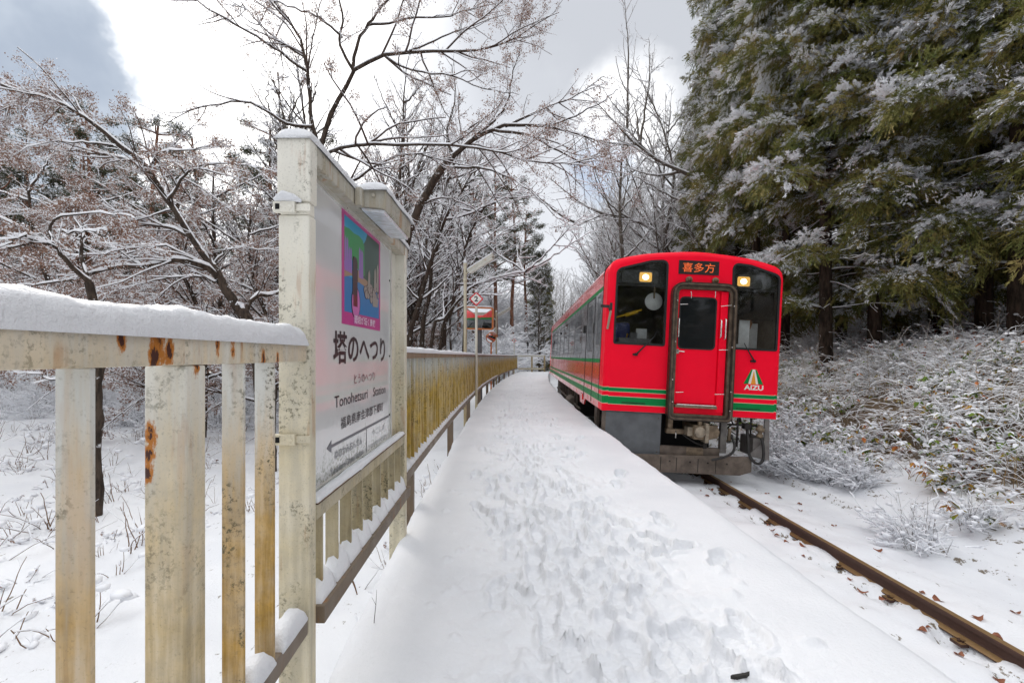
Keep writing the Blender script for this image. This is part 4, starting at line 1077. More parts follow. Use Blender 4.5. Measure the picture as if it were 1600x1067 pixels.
for x, z0, z1, yy in ((-0.262, 2.28, 2.58, -0.05), (0.462, 2.28, 2.60, -0.085), (0.395, 2.30, 2.58, -0.075)):
    mb = MB(); mb.tube([(x, yy + 0.035, z0), (x, yy, z0 + 0.015), (x, yy, z1 - 0.015), (x, yy + 0.035, z1)], 0.012, 8); mb.build('grab_handle', CHROME, tr)
mb = MB(); mb.box(-0.275, 0.375, -0.115, -0.001, 1.165, 1.205, 0); mb.box(-0.255, 0.36, -0.117, -0.055, 1.206, 1.222, 1); mb.build('door_step', [BRASS, CHROME], tr, bevel=0.004)
mb = MB(); mb.box(-0.29, 0.49, -0.040, -0.0005, 1.055, 1.160); mb.build('sill', RED, tr)
# wipers
for a, b_, c_ in (((-0.911, 1.968), (-0.640, 2.262), (-0.60, 2.36)), ((0.959, 1.956), (0.813, 2.18), (0.79, 2.235))):
    mb = MB(); mb.lathe((a[0], -0.003, a[1]), (0, -1, 0), [(0.026, 0), (0.022, 0.03), (0.012, 0.035)], 10); mb.tube([(a[0], -0.03, a[1]), (b_[0], -0.035, b_[1])], [0.014, 0.008], 8); mb.tube([(b_[0], -0.032, b_[1]), (c_[0], -0.028, c_[1])], 0.006, 6)
    mb.box(a[0] - 0.05, a[0] + 0.03, -0.026, -0.0035, a[1] - 0.018, a[1] + 0.012); mb.build('wiper', M['black'], tr)
# emblem
mb = MB()
em = lambda u, v: (u, -0.002, v)
cx0 = 0.975; zt = 1.822; zb_ = 1.588
def tri(l0, l1, t0, t1, mi, a): mb.prism([(cx0 + l0, zb_), (cx0 + l1, zb_), (cx0 + t1, zt), (cx0 + t0, zt)], -a, 0.0003, fF, mi)
tri(-0.155, -0.085, -0.040, -0.022, 0, 0.003); tri(0.082, 0.155, 0.020, 0.040, 0, 0.003)
tri(-0.080, 0.078, -0.021, 0.019, 1, 0.0026)
mb.prism([(cx0 - 0.040, zb_), (cx0 + 0.040, zb_), (cx0 + 0.004, zt - 0.03), (cx0 - 0.004, zt - 0.03)], -0.0034, 0.0003, fF, 2)
letters(mb, 'AIZU', 0.832, 1.136, 1.492, 1.572, lambda u, v: (u, -0.003, v), 1, 0.035)
mb.build('emblem', [GREEN, plain('emblem_white', (0.78, 0.76, 0.70), 0.4, var=0.05), plain('emblem_orange', (0.80, 0.30, 0.03), 0.4, var=0.05)], body)
# driver's mirror and bracket at the corner
mb = MB(); mb.box(-1.50, -1.31, 0.02, 0.05, 2.700, 2.745); mb.box(-1.36, -1.32, 0.0, 0.09, 2.66, 2.78); mb.tube([(-1.37, 0.03, 2.70), (-1.36, 0.0, 2.64)], 0.012, 6); mr = mb.build('mirror_bracket', M['steel_dark'], tr)
mb = MB(); mb.prism(fillet([(-0.03, -0.15), (0.03, -0.15), (0.05, 0.15), (-0.01, 0.15)], 0.02, 3), -0.02, 0.02, lambda u, v, a: (-1.372 + u * 0.55 + v * 0.10, 0.0 + a - 0.01, 2.50 + v)); mb.build('wing_mirror', [plain('mirror_back', (0.30, 0.24, 0.18), 0.5)], mr, bevel=0.006)

# platform side: seams, doors, windows
mb = MB(); mb.box(-1.404, -1.395, 0.436, 0.470, 1.16, 3.30)
mb.tube([(-1.405, 0.453, 3.28), (-1.385, 0.453, 3.40), (-1.33, 0.453, 3.468), (-1.25, 0.453, 3.51), (-0.9, 0.453, 3.60)], 0.012, 6); mb.build('gutter_seam', M['black'], tr)
FRAME = plain('window_frame_alloy', (0.30, 0.30, 0.30), 0.35, 0.5, 0.1)
def side_window(name, y0, y1, z0, z1, parent, r=0.05, split=None):
    o = fillet([(y0, z0), (y1, z0), (y1, z1), (y0, z1)], r, 3)
    mb = MB(); mb.ring(inset(o, -0.022), o, -0.0005, 0.007, fS)
    if split: mb.prism([(y0, split - 0.012), (y1, split - 0.012), (y1, split + 0.012), (y0, split + 0.012)], 0.003, 0.0068, fS)
    w = mb.build(name, FRAME, parent)
    mb = MB(); mb.prism(inset(o, -0.002), -0.0005, 0.0028, fS); mb.build('pane', PANE, w)
side_window('cab_window', 0.58, 0.95, 2.12, 2.98, tr, 0.04)
mb = MB(); mb.box(-1.4035, -1.396, 1.27, 1.325, 1.06, 3.04, 0); mb.box(-1.4035, -1.396, 2.335, 2.395, 1.06, 3.04, 0); mb.box(-1.4032, -1.396, 1.326, 2.334, 3.02, 3.04, 0); sd = mb.build('side_door', [M['black']], tr)
side_window('door_window', 1.50, 2.10, 2.02, 2.92, sd, 0.06)
mb = MB(); mb.box(-1.4065, -1.4006, 1.36, 1.42, 2.35, 2.55); mb.box(-1.425, -1.4006, 2.62, 2.78, 2.42, 2.58); mb.build('door_control_box', M['steel_dark'], sd, bevel=0.004)
for y0 in (3.15, 4.75, 6.35, 7.95, 9.55, 11.15): side_window('side_window', y0, y0 + 1.38, 1.98, 2.92, tr, 0.05, 2.62)
mb = MB(); mb.box(-1.4035, -1.396, 13.15, 13.2, 1.06, 3.04); mb.box(-1.4035, -1.396, 14.15, 14.2, 1.06, 3.04); sd2 = mb.build('side_door', M['black'], tr)
side_window('door_window', 13.4, 13.95, 2.02, 2.92, sd2, 0.06)
mb = MB(); mb.box(-1.425, -1.4006, 12.85, 12.97, 2.42, 2.58); mb.box(-1.43, -1.4006, 9.3, 9.42, 2.70, 2.78); mb.build('side_lamp', M['steel_dark'], tr)
# roof gear
mb = MB(); mb.hexa([(-0.12, 0.85, 3.66), (0.20, 0.85, 3.66), (0.20, 1.5, 3.66), (-0.12, 1.5, 3.66)], [(0.02, 0.95, 3.80), (0.12, 0.95, 3.80), (0.12, 1.4, 3.80), (0.02, 1.4, 3.80)], 0); mb.build('roof_horn', [plain('horn_grey', (0.45, 0.46, 0.47), 0.6)], tr, bevel=0.01)
mb = MB(); mb.lathe((0.22, 0.9, 3.655), (0, 0, 1), [(0.09, 0), (0.085, 0.10), (0.05, 0.15), (0.01, 0.165)], 14); mb.build('roof_dome', M['black'], tr)
for y0 in (4.2, 9.5):
    mb = MB(); mb.box(-0.75, 0.75, y0, y0 + 2.2, 3.60, 3.88); mb.build('roof_unit', plain('roof_unit_grey', (0.3, 0.3, 0.31), 0.6), tr, bevel=0.05)
mb = MB(); mb.tube([(0.0, 0.7, 3.68), (0.0, 4.1, 3.68)], 0.03, 6); mb.tube([(0, L - 3.6, 3.68), (0, L - 0.6, 3.68)], 0.03, 6); mb.build('roof_conduit', ROOF, tr)

# below the floor
mb = MB(); mb.box(-1.33, -0.440, 0.030, 0.052, 0.360, 1.033, 0); mb.box(-1.345, -1.3301, 0.032, 0.34, 0.34, 1.033, 1); mb.box(-1.33, -0.44, 0.0525, 0.09, 0.985, 1.03, 1)
for x, z in ((-1.28, 0.42), (-0.49, 0.42), (-1.28, 0.96), (-0.49, 0.96)): mb.lathe((x, 0.03, z), (0, -1, 0), [(0.012, 0), (0.010, 0.008)], 8, 1)
mb.build('skirt_panel', [SKIRT, DIRT], tr, bevel=0.004)
mb = MB(); mb.box(-0.438, 0.508, 0.025, 0.11, 0.376, 0.522, 0); mb.box(-0.02, 0.25, 0.0225, 0.0248, 0.378, 0.520, 1); mb.build('buffer_beam', [DIRT, BRASS], tr, bevel=0.006)
mb = MB(); mb.box(0.510, 0.612, 0.02, 0.10, 0.455, 1.032); mb.build('support_post', plain('grey_brown_post', (0.13, 0.12, 0.11), 0.65, var=0.25), tr, bevel=0.006)
mb = MB(); mb.prism([(1.20, 1.033), (1.275, 1.033), (1.308, 0.374), (0.985, 0.430), (0.985, 0.455), (1.21, 0.68)], 0.03, 0.06, fF); mb.box(1.05, 1.25, 0.0605, 0.5, 0.42, 0.72); mb.build('side_plate', [plain('grey_side_plate', (0.17, 0.155, 0.145), 0.65, var=0.2)], tr, bevel=0.003)
mb = MB()
pl = [(-1.05, 0.372), (0.985, 0.430), (0.990, 0.195), (0.800, 0.128), (-0.95, 0.110), (-1.05, 0.18)]
mb.prism(pl, -0.055, -0.015, fF, 0)
for x in (-0.45, -0.20, 0.14, 0.42): mb.box(x, x + 0.012, -0.0575, -0.0551, 0.145, 0.36, 1)
for x in (-0.30, 0.02, 0.30, 0.60): mb.lathe((x, -0.055, 0.30), (0, -1, 0), [(0.014, 0), (0.012, 0.010)], 8, 1)
mb.build('snowplough', [DIRT, UNDER], tr, bevel=0.006)
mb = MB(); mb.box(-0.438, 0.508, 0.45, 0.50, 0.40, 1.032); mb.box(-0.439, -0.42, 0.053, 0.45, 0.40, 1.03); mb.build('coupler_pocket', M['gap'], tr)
mb = MB()                                                # coupler and its fittings
mb.box(0.02, 0.20, -0.16, 0.40, 0.68, 0.90, 0); mb.box(-0.06, 0.06, -0.10, 0.05, 0.72, 0.86, 1); mb.box(0.18, 0.24, -0.20, 0.02, 0.64, 0.94, 1)
mb.prism(fillet([(0.27, 0.66), (0.44, 0.70), (0.47, 0.80), (0.42, 0.90), (0.27, 0.90)], 0.03, 3), -0.05, 0.12, fF, 0)
mb.lathe((0.10, -0.16, 0.80), (0, -1, 0), [(0.085, 0), (0.085, 0.05), (0.05, 0.06)], 16, 1); mb.box(-0.34, -0.05, 0.05, 0.16, 0.72, 0.80, 0); mb.box(0.10, 0.16, -0.12, -0.04, 0.90, 0.99, 0)
mb.box(-0.32, -0.24, 0.06, 0.20, 0.80, 0.98, 0); mb.box(0.22, 0.28, -0.04, 0.10, 0.52, 0.70, 2)
mb.build('coupler', [BRASS, plain('worn_coupler_steel', (0.30, 0.25, 0.19), 0.5, 0.4, 0.3, 14), UNDER], tr, bevel=0.01)
def hose(pts, r, mat, name='air_hose'):
    q = []; pts = [Vector(p) for p in pts]
    for i in range(len(pts) - 1):
        p0 = pts[max(0, i - 1)]; p1 = pts[i]; p2 = pts[i + 1]; p3 = pts[min(len(pts) - 1, i + 2)]
        for k in range(6):
            t = k / 6; q.append(0.5 * ((2 * p1) + (p2 - p0) * t + (2 * p0 - 5 * p1 + 4 * p2 - p3) * t * t + (3 * p1 - p0 - 3 * p2 + p3) * t ** 3))
    q.append(pts[-1]); mb = MB(); mb.tube(q, r, 8); return mb.build(name, mat, tr)
hose([(0.68, 0.03, 0.76), (0.70, -0.06, 0.62), (0.66, -0.10, 0.50), (0.52, -0.12, 0.42), (0.34, -0.10, 0.36)], 0.020, M['steel_dark'])
hose([(0.93, 0.05, 0.90), (0.94, 0.0, 0.70), (0.93, -0.06, 0.50), (0.99, -0.09, 0.38), (1.08, -0.09, 0.345), (1.15, -0.08, 0.42), (1.165, -0.03, 0.62), (1.13, 0.0, 0.78)], 0.023, M['steel_dark'])
hose([(-0.18, 0.10, 0.80), (-0.20, 0.02, 0.74), (-0.21, 0.0, 0.66)], 0.009, CHROME)
hose([(-0.10, 0.1, 0.74), (0.0, 0.0, 0.66), (0.18, -0.02, 0.58), (0.30, 0.0, 0.60)], 0.011, M['steel_dark'])
hose([(0.66, 0.04, 0.82), (0.74, -0.03, 0.76), (0.80, -0.02, 0.66)], 0.008, M['steel_dark'])
mb = MB(); mb.lathe((1.13, 0.02, 0.74), (0, 0, 1), [(0.05, 0), (0.05, 0.05), (0.035, 0.055), (0.035, 0.09), (0.065, 0.10), (0.065, 0.15), (0.04, 0.16), (0.04, 0.20)], 12); mb.build('air_cock', BRASS, tr)
mb = MB(); mb.lathe((0.66, 0.04, 0.66), (0, 0, 1), [(0.03, 0), (0.035, 0.04), (0.025, 0.12), (0.03, 0.2)], 10); mb.build('air_cock', BRASS, tr)
mb = MB()
mb.box(0.88, 0.97, 0.0, 0.12, 0.86, 0.95); mb.box(0.62, 1.20, 0.06, 0.10, 0.90, 0.93); mb.tube([(0.80, 0.08, 1.02), (0.80, 0.08, 0.60), (0.86, 0.2, 0.55)], 0.018, 6); mb.tube([(1.02, 0.10, 1.03), (1.02, 0.10, 0.72)], 0.014, 6); mb.tube([(0.70, 0.12, 1.02), (0.74, 0.12, 0.92), (0.66, 0.14, 0.84)], 0.012, 6); mb.tube([(0.88, 0.2, 1.03), (0.90, 0.2, 0.95)], 0.02, 6)
mb.build('pipework', UNDER, tr)
for y0, y1, x0, x1, z0 in ((1.25, 1.55, -1.28, -1.22, 0.45), (4.6, 6.6, -1.25, 1.25, 0.36), (6.8, 8.0, -1.22, -0.3, 0.42), (8.2, 10.0, -1.25, 1.2, 0.34), (10.2, 11.2, -1.2, 1.2, 0.5)):
    mb = MB(); mb.box(x0, x1, y0, y1, z0, 1.03); mb.build('underfloor_case', [DIRT if x1 < -1 else UNDER], tr, bevel=0.015)
mb = MB(); mb.box(-1.25, 0.45, 0.55, L - 0.6, 0.93, 1.032); mb.box(0.46, 1.25, 2.4, L - 0.6, 0.93, 1.032); mb.build('underframe', UNDER, tr)
mb = MB()
for y in np.arange(4.5, 11.5, 0.55): mb.box(-1.29, -1.255, y, y + 0.07, 0.40, 1.02)
mb.tube([(-1.27, 3.9, 0.62), (-1.27, 11.6, 0.62)], 0.03, 6); mb.lathe((-1.26, 5.2, 0.62), (0, 1, 0), [(0.16, 0), (0.18, 0.05), (0.18, 0.9), (0.16, 0.95)], 14); mb.build('underfloor_brackets', DIRT, tr)
for yb in (2.7, 12.6):
    mb = MB()
    for s in (-0.86, 0.80):
        mb.box(s, s + 0.07, yb - 1.35, yb + 1.35, 0.42, 0.58); mb.box(s - 0.02, s + 0.09, yb - 0.25, yb + 0.25, 0.35, 0.75)
        for yy in (yb - 0.95, yb + 0.95): mb.box(s - 0.03, s + 0.10, yy - 0.15, yy + 0.15, 0.30, 0.60)
    mb.box(-0.80, 0.80, yb - 0.2, yb + 0.2, 0.55, 0.78)
    bo = mb.build('bogie', [UNDER], tr, bevel=0.01)
    for yy in (yb - 0.95, yb + 0.95):
        mb = MB()
        for s in (-1, 1): mb.lathe((s * 0.50, yy, 0.43), (s, 0, 0), [(0.455, 0), (0.455, 0.028), (0.43, 0.035), (0.425, 0.13), (0.34, 0.135), (0.31, 0.11), (0.12, 0.11), (0.10, 0.16)], 28)
        mb.tube([(-0.6, yy, 0.43), (0.6, yy, 0.43)], 0.075, 10)
        mb.build('wheelset', plain('brown_wheel', (0.06, 0.042, 0.032), 0.7, 0.4, 0.3), bo)
mb = MB(); mb.box(-1.42, -1.401, 2.45, 2.75, 0.98, 1.10); mb.prism([(2.1, 1.033), (3.0, 1.033), (2.9, 0.90), (2.3, 0.90)], 0.0, -0.03, fS); mb.build('door_step', SIDE_RED, tr)
# ------------------------------------------------------------------ branching plants
def grow(rng, S, D, Ln, n, wob, trop, tw):
    B = len(S); Pn = np.zeros((B, n, 3)); Pn[:, 0] = S; d = norm(D); step = (Ln / (n - 1))[:, None]
    trop = np.asarray(trop, float)
    for i in range(1, n):
        d = norm(d + rng.normal(0, wob, (B, 3)) + trop * tw)
        Pn[:, i] = Pn[:, i - 1] + d * step
    return Pn
def offshoots(rng, Pp, Rp, dens, t0=0.15, t1=1.0, a0=30, a1=65, ratio=0.45, n=5, wob=0.12, trop=(0, 0, 1), tw=0.05, flat=0.5, lmin=0.05, lmax=3.0, rk=0.012, rmin=0.002, tipk=0.35, fall=0.45):
    B, n0, _ = Pp.shape
    Ls = np.linalg.norm(np.diff(Pp, axis=1), axis=2).sum(1)
    cnt = rng.poisson(Ls * dens)
    ix = np.repeat(np.arange(B), cnt)
    t = rng.uniform(t0, t1, len(ix)); s = np.clip(t * (n0 - 1), 0, n0 - 1.001); i = s.astype(int); f = (s - i)[:, None]
    A = Pp[ix, i]; Bq = Pp[ix, i + 1]
    S = A * (1 - f) + Bq * f; tan = norm(Bq - A); rad = Rp[ix, i] * (1 - f[:, 0]) + Rp[ix, i + 1] * f[:, 0]
    rnd = rng.normal(0, 1, (len(ix), 3)); rnd[:, 2] *= flat
    perp = norm(rnd - (rnd * tan).sum(1, keepdims=True) * tan)
    ang = np.radians(rng.uniform(a0, a1, len(ix)))[:, None]
    D = np.cos(ang) * tan + np.sin(ang) * perp
    ln = np.clip(Ls[ix] * ratio * rng.uniform(0.5, 1.2, len(ix)) * (1 - fall * t), lmin, lmax)
    Pn = grow(rng, S, D, ln, n, wob, trop, tw)
    r0 = np.maximum(np.minimum(rad * 0.75, ln * rk), rmin)
    return Pn, r0[:, None] * np.linspace(1, tipk, n)[None, :]
class Geo:
    def __init__(s): s.V = []; s.F = []; s.m = []; s.n = 0
    def put(s, V, F, mi):
        V = V.reshape(-1, 3); s.V.append(V); s.F.append(np.asarray(F) + s.n); s.m.append(mi); s.n += len(V)
    def tubes(s, Pp, Rp, sides, mi):
        B, n, _ = Pp.shape
        if B == 0: return
        T = np.empty_like(Pp); T[:, 1:-1] = Pp[:, 2:] - Pp[:, :-2]; T[:, 0] = Pp[:, 1] - Pp[:, 0]; T[:, -1] = Pp[:, -1] - Pp[:, -2]; T = norm(T)
        m = norm(Pp[:, -1] - Pp[:, 0]); ref = np.where((np.abs(m[:, 2]) > 0.85)[:, None], np.array([[1.0, 0.15, 0]]), np.array([[0, 0, 1.0]]))[:, None, :]
        a = norm(np.cross(T, np.broadcast_to(ref, T.shape))); b = np.cross(a, T)
        q = math.pi / 2 + 2 * math.pi * np.arange(sides) / sides
        V = Pp[:, :, None, :] + Rp[:, :, None, None] * (a[:, :, None, :] * np.cos(q)[None, None, :, None] + b[:, :, None, :] * np.sin(q)[None, None, :, None])
        base = (np.arange(B) * n * sides)[:, None, None] + (np.arange(n - 1) * sides)[None, :, None]
        k = np.arange(sides)[None, None, :]; k2 = (k + 1) % sides
        F = np.stack([base + k, base + k2, base + sides + k2, base + sides + k], -1).reshape(-1, 4)
        s.put(V, F, mi)
    def snow(s, Pp, Rp, extra, mi, rng, sides=3, part=1.0, cover=0.85):
        if part < 1: Pp = Pp[rng.random(len(Pp)) < part][:]; Rp = Rp[:len(Pp)]
        B, n, _ = Pp.shape
        if B == 0: return
        T = norm(np.gradient(Pp, axis=1)); h = np.sqrt(np.clip(1 - T[:, :, 2] ** 2, 0, 1))
        h = np.clip((h - 0.35) / 0.5, 0, 1)
        rs = (np.minimum(Rp * cover, 0.06) + extra * rng.uniform(0.45, 1.35, (B, n))) * h + 1e-4
        C = Pp.copy(); C[:, :, 2] += Rp * 0.8 + rs * 0.25
        s.tubes(C, rs, sides, mi)
    def leaves(s, Pp, count, size, mi, rng, clump=2, droop=0.5, spread=0.05):
        B, n, _ = Pp.shape
        ix = rng.integers(0, B, count); f = rng.random((count, 1)); i = rng.integers(1, n - 1 if n > 2 else 2, count) if n > 2 else np.ones(count, int)
        c = Pp[ix, i - 1] * (1 - f) + Pp[ix, i] * f
        c = np.repeat(c, clump, 0) + rng.normal(0, spread, (count * clump, 3))
        s.quads(c, size * rng.uniform(0.6, 1.3, len(c)), mi, rng, droop)
    def quads(s, c, sz, mi, rng, droop=0.5, asp=0.62):
        N = len(c); d = rng.normal(0, 1, (N, 3)); d[:, 2] -= droop; d = norm(d); w = norm(np.cross(d, rng.normal(0, 1, (N, 3))))
        u = np.cross(d, w)
        sz = sz[:, None]
        V = np.stack([c, c + d * sz * 0.5 + w * sz * asp * 0.5 + u * sz * 0.10, c + d * sz, c + d * sz * 0.5 - w * sz * asp * 0.5 + u * sz * 0.10], 1)
        s.put(V, np.arange(N * 4).reshape(N, 4), mi)
    def blobs(s, c, sz, mi, rng, flat=0.6):
        N = len(c); t = (1 + 5 ** 0.5) / 2
        v = np.array([(-1, t, 0), (1, t, 0), (-1, -t, 0), (1, -t, 0), (0, -1, t), (0, 1, t), (0, -1, -t), (0, 1, -t), (t, 0, -1), (t, 0, 1), (-t, 0, -1), (-t, 0, 1)]) / 1.9
        f = np.array([(0, 11, 5), (0, 5, 1), (0, 1, 7), (0, 7, 10), (0, 10, 11), (1, 5, 9), (5, 11, 4), (11, 10, 2), (10, 7, 6), (7, 1, 8), (3, 9, 4), (3, 4, 2), (3, 2, 6), (3, 6, 8), (3, 8, 9), (4, 9, 5), (2, 4, 11), (6, 2, 10), (8, 6, 7), (9, 8, 1)])
        sc = sz[:, None] * rng.uniform(0.7, 1.4, (N, 3)); sc[:, 2] *= flat
        V = c[:, None, :] + v[None] * sc[:, None, :] * rng.uniform(0.8, 1.2, (N, 12, 1))
        s.put(V, (f[None] + (np.arange(N) * 12)[:, None, None]).reshape(-1, 3), mi)
    def mesh(s, name, mats, org=(0, 0, 0), smooth=True):
        V = np.concatenate(s.V) - np.asarray(org, float)
        return np_mesh(name, V, s.F, mats, s.m, smooth)
def spline(pts, n, rng=None, wob=0.0):
    p = np.array(pts, float); m = len(p); s = np.linspace(0, m - 1 - 1e-6, n); i = s.astype(int); f = (s - i)[:, None]
    g_ = lambda k: p[np.clip(k, 0, m - 1)]
    p0, p1, p2, p3 = g_(i - 1), g_(i), g_(i + 1), g_(i + 2)
    q = 0.5 * (2 * p1 + (p2 - p0) * f + (2 * p0 - 5 * p1 + 4 * p2 - p3) * f ** 2 + (3 * p1 - p0 - 3 * p2 + p3) * f ** 3)
    if rng is not None:
        w = rng.normal(0, wob, q.shape); w[0] = 0; q = q + w
    return q

def bare_tree(name, base, limbs, seed, label, group=None, cat='tree', bark_m='bark', twig_m='twig', dens=(1.6, 3.2, 6.0, 0), leaf=0, leaf_size=0.05, snow=0.008, flat=0.45, up=0.03, reach=1.6, rscale=1.0, snowpart=1.0, fine=0.0022, wobk=1.0, tip=1, t0=0.15):
    """limbs: (list of world points, r0, r1); the rest is grown off them"""
    rng = np.random.default_rng(seed)
    e = empty(name, base, label, cat, group)
    n0 = 16
    P0 = np.stack([spline(p, n0, rng, 0.014 * wobk) for p, a, b_ in limbs]); R0 = np.stack([np.linspace(a, b_, n0) for p, a, b_ in limbs]) * rscale
    gt = Geo(); gt.tubes(P0, R0, 8, 0); gt.snow(P0, R0, snow * 1.1, 1, rng, 5, cover=0.72)
    link('trunk', gt.mesh('trunk', [M[bark_m], M['cap']], base), e)
    lm_ = np.array([1 if b_ < 0.05 else 0 for p, a, b_ in limbs], bool)
    Pb, Rb = P0[lm_], R0[lm_]
    if len(Pb) == 0: Pb, Rb = P0, R0
    gc = Geo()
    L1 = offshoots(rng, Pb, Rb, dens[0], t0, 1, 25, 60, 0.40, 8, 0.10 * wobk, (0, 0, 1), up, flat, 0.3, reach, 0.013, fine * 2.2)
    L2 = offshoots(rng, np.concatenate([Pb[:, 8:], L1[0]]), np.concatenate([Rb[:, 8:], L1[1]]), dens[1], 0.2, 1, 25, 60, 0.42, 6, 0.13 * wobk, (0, 0, 1), up, flat, 0.15, reach * 0.5, 0.010, fine * 1.4)
    L3 = offshoots(rng, L2[0], L2[1], dens[2], 0.15, 1, 25, 65, 0.45, 4, 0.15 * wobk, (0, 0, 1), up * 0.5, flat + 0.2, 0.08, 0.5, 0.009, fine)
    lv = [(L1, 5), (L2, 4), (L3, 3)]
    if dens[3]:
        L4 = offshoots(rng, L3[0], L3[1], dens[3], 0.2, 1, 25, 60, 0.5, 3, 0.15, (0, 0, 1), 0, flat + 0.3, 0.05, 0.22, 0.009, fine * 0.8)
        lv.append((L4, 3))
    for (lp, lr), sd in lv:
        gc.tubes(lp, lr, sd, 0)
    for k, ((lp, lr), sd) in enumerate(lv):
        gc.snow(lp, lr, snow * (0.9, 0.75, 0.6, 0.5)[k], 1, rng, 4 if k < 2 else 3, part=1 if k < 2 else snowpart)
    if leaf:
        gc.leaves(lv[-1][0][0], leaf, leaf_size, 2, rng)
        gc.leaves(lv[-1][0][0], int(leaf * 0.45), leaf_size * 0.9, 1, rng, droop=0.2)
    link('crown', gc.mesh('crown', [M[twig_m], M['cap'], M['leaf_dry']], base), e)
    return e

# ---- the traced trees beside the fence, each at its own distance
def T(y, *pts):
    out = []
    for i, p in enumerate(pts):
        yy = p[2] if len(p) > 2 else y
        out.append(P(p[0], p[1], yy))
    return out
def rooted(px, y, *pts):
    x = (px - 800) * y / FPX
    return [(x, y, ground(x, y) - 0.15)] + T(y, *pts)
y = 8.6
x = (420 - 800) * y / FPX
bare_tree('maple_tree', (x, y, ground(x, y)), [
    (rooted(420, y, (411, 620), (394, 520), (372, 482)), 0.15, 0.105),
    (T(y, (372, 482), (345, 440), (322, 418, 8.4), (285, 407, 8.2), (235, 414, 8.0), (175, 420, 7.8), (110, 436, 7.6), (40, 450, 7.5)), 0.068, 0.012),
    (T(y, (372, 482), (338, 425), (300, 370, 8.8), (262, 315, 9.0), (232, 262, 9.0), (180, 222, 8.8), (125, 178, 8.6), (62, 150, 8.4), (-10, 128, 8.2)), 0.085, 0.010),
    (T(y, (380, 490), (398, 464, 8.8), (430, 458, 9.2), (470, 440, 9.6), (520, 430, 10)), 0.050, 0.010),
    (T(y, (240, 280, 9), (205, 252, 9.2), (150, 240, 9.3), (70, 232, 9.4), (10, 240, 9.4)), 0.030, 0.006),
    (T(y, (263, 316, 9), (280, 288, 8.6), (298, 268, 8.4), (345, 255, 8.0), (400, 262, 7.6)), 0.030, 0.006),
    (T(y, (330, 418, 8.7), (350, 392, 9), (378, 388, 9.4), (440, 392, 9.8)), 0.026, 0.006),
    (T(y, (300, 370, 8.8), (250, 352, 9.2), (190, 352, 9.6), (120, 340, 10), (40, 330, 10.4)), 0.034, 0.006),
    (T(y, (235, 262, 9), (250, 240, 8.6), (300, 232, 8.2), (350, 222, 8.0)), 0.024, 0.005),
    (T(y, (190, 228, 8.9), (150, 225, 8.6), (90, 222, 8.4), (20, 235, 8.2)), 0.022, 0.005),
    (T(y, (340, 440, 8.5), (300, 432, 9), (220, 442, 9.4), (150, 462, 9.8)), 0.026, 0.006),
    (T(y, (340, 430, 8.6), (260, 385, 8), (180, 392, 7.7), (90, 402, 7.5)), 0.024, 0.005),
], 101, 'leaning maple behind the near fence with dark snow lined limbs spread to the left', dens=(3.4, 4.8, 9, 9), leaf=14000, leaf_size=0.034, snow=0.0095, flat=0.16, up=0.0, reach=1.3, fine=0.0026)
y = 10.0
x = (492 - 800) * y / FPX
bare_tree('maple_tree', (x, y, ground(x, y)), [
    (rooted(492, y, (494, 600), (490, 420), (496, 300), (502, 228)), 0.17, 0.095),
    (T(y, (501, 238), (486, 175), (480, 110), (470, 62), (438, 15), (395, -40)), 0.055, 0.018),
    (T(y, (502, 228), (514, 188), (534, 150), (553, 112), (590, 88, 9.8), (650, 80, 9.6), (715, 80, 9.4), (770, 74, 9.2), (815, 52, 9.1), (866, 22, 9)), 0.066, 0.009),
    (T(y, (552, 114), (556, 80), (572, 42), (600, 8), (640, -40)), 0.050, 0.018),
    (T(y, (553, 112), (532, 70), (535, 20), (520, -40)), 0.042, 0.016),
    (T(y, (480, 112), (440, 84, 9.6), (400, 58, 9.3), (355, 32, 9), (310, 5, 8.7), (270, -15, 8.5)), 0.032, 0.007),
    (T(y, (490, 198), (455, 196, 9.7), (425, 180, 9.5), (385, 160, 9.3), (345, 164, 9.1), (305, 168, 8.9), (262, 190, 8.7)), 0.036, 0.007),
    (T(y, (425, 180, 9.5), (416, 150, 9.4), (422, 110, 9.3)), 0.020, 0.006),
    (T(y, (500, 290), (514, 240, 9.6), (548, 228, 9.3), (605, 226, 9), (680, 226, 8.8), (760, 232, 8.6), (830, 252, 8.5), (900, 252, 8.4), (945, 240, 8.3)), 0.046, 0.007),
    (T(y, (498, 320), (545, 285, 10.2), (590, 258, 10.4), (640, 240, 10.6), (690, 250, 10.8), (750, 262, 11)), 0.042, 0.008),
    (T(y, (600, 86, 9.8), (640, 110, 9.6), (700, 118, 9.4), (760, 140, 9.2), (810, 148, 9)), 0.026, 0.006),
    (T(y, (640, 80, 9.6), (690, 60, 9.9), (740, 40, 10.2), (800, 20, 10.5)), 0.024, 0.006),
    (T(y, (478, 90), (430, 60, 10.4), (390, 20, 10.8), (360, -20, 11)), 0.028, 0.008),
    (T(y, (575, 40), (640, 30, 10.3), (720, 20, 10.6), (780, -10, 10.8)), 0.028, 0.008),
    (T(y, (535, 60), (500, 30, 9.6), (450, 10, 9.2), (400, -10, 9)), 0.026, 0.008),
], 102, 'tall maple rising behind the station sign, forked trunk against the bright sky', rscale=0.84, dens=(2.5, 4.2, 7.5, 7), leaf=12000, leaf_size=0.030, snow=0.0052, flat=0.45, up=0.02, reach=1.8, fine=0.0018)
y = 11.5
x = (606 - 800) * y / FPX
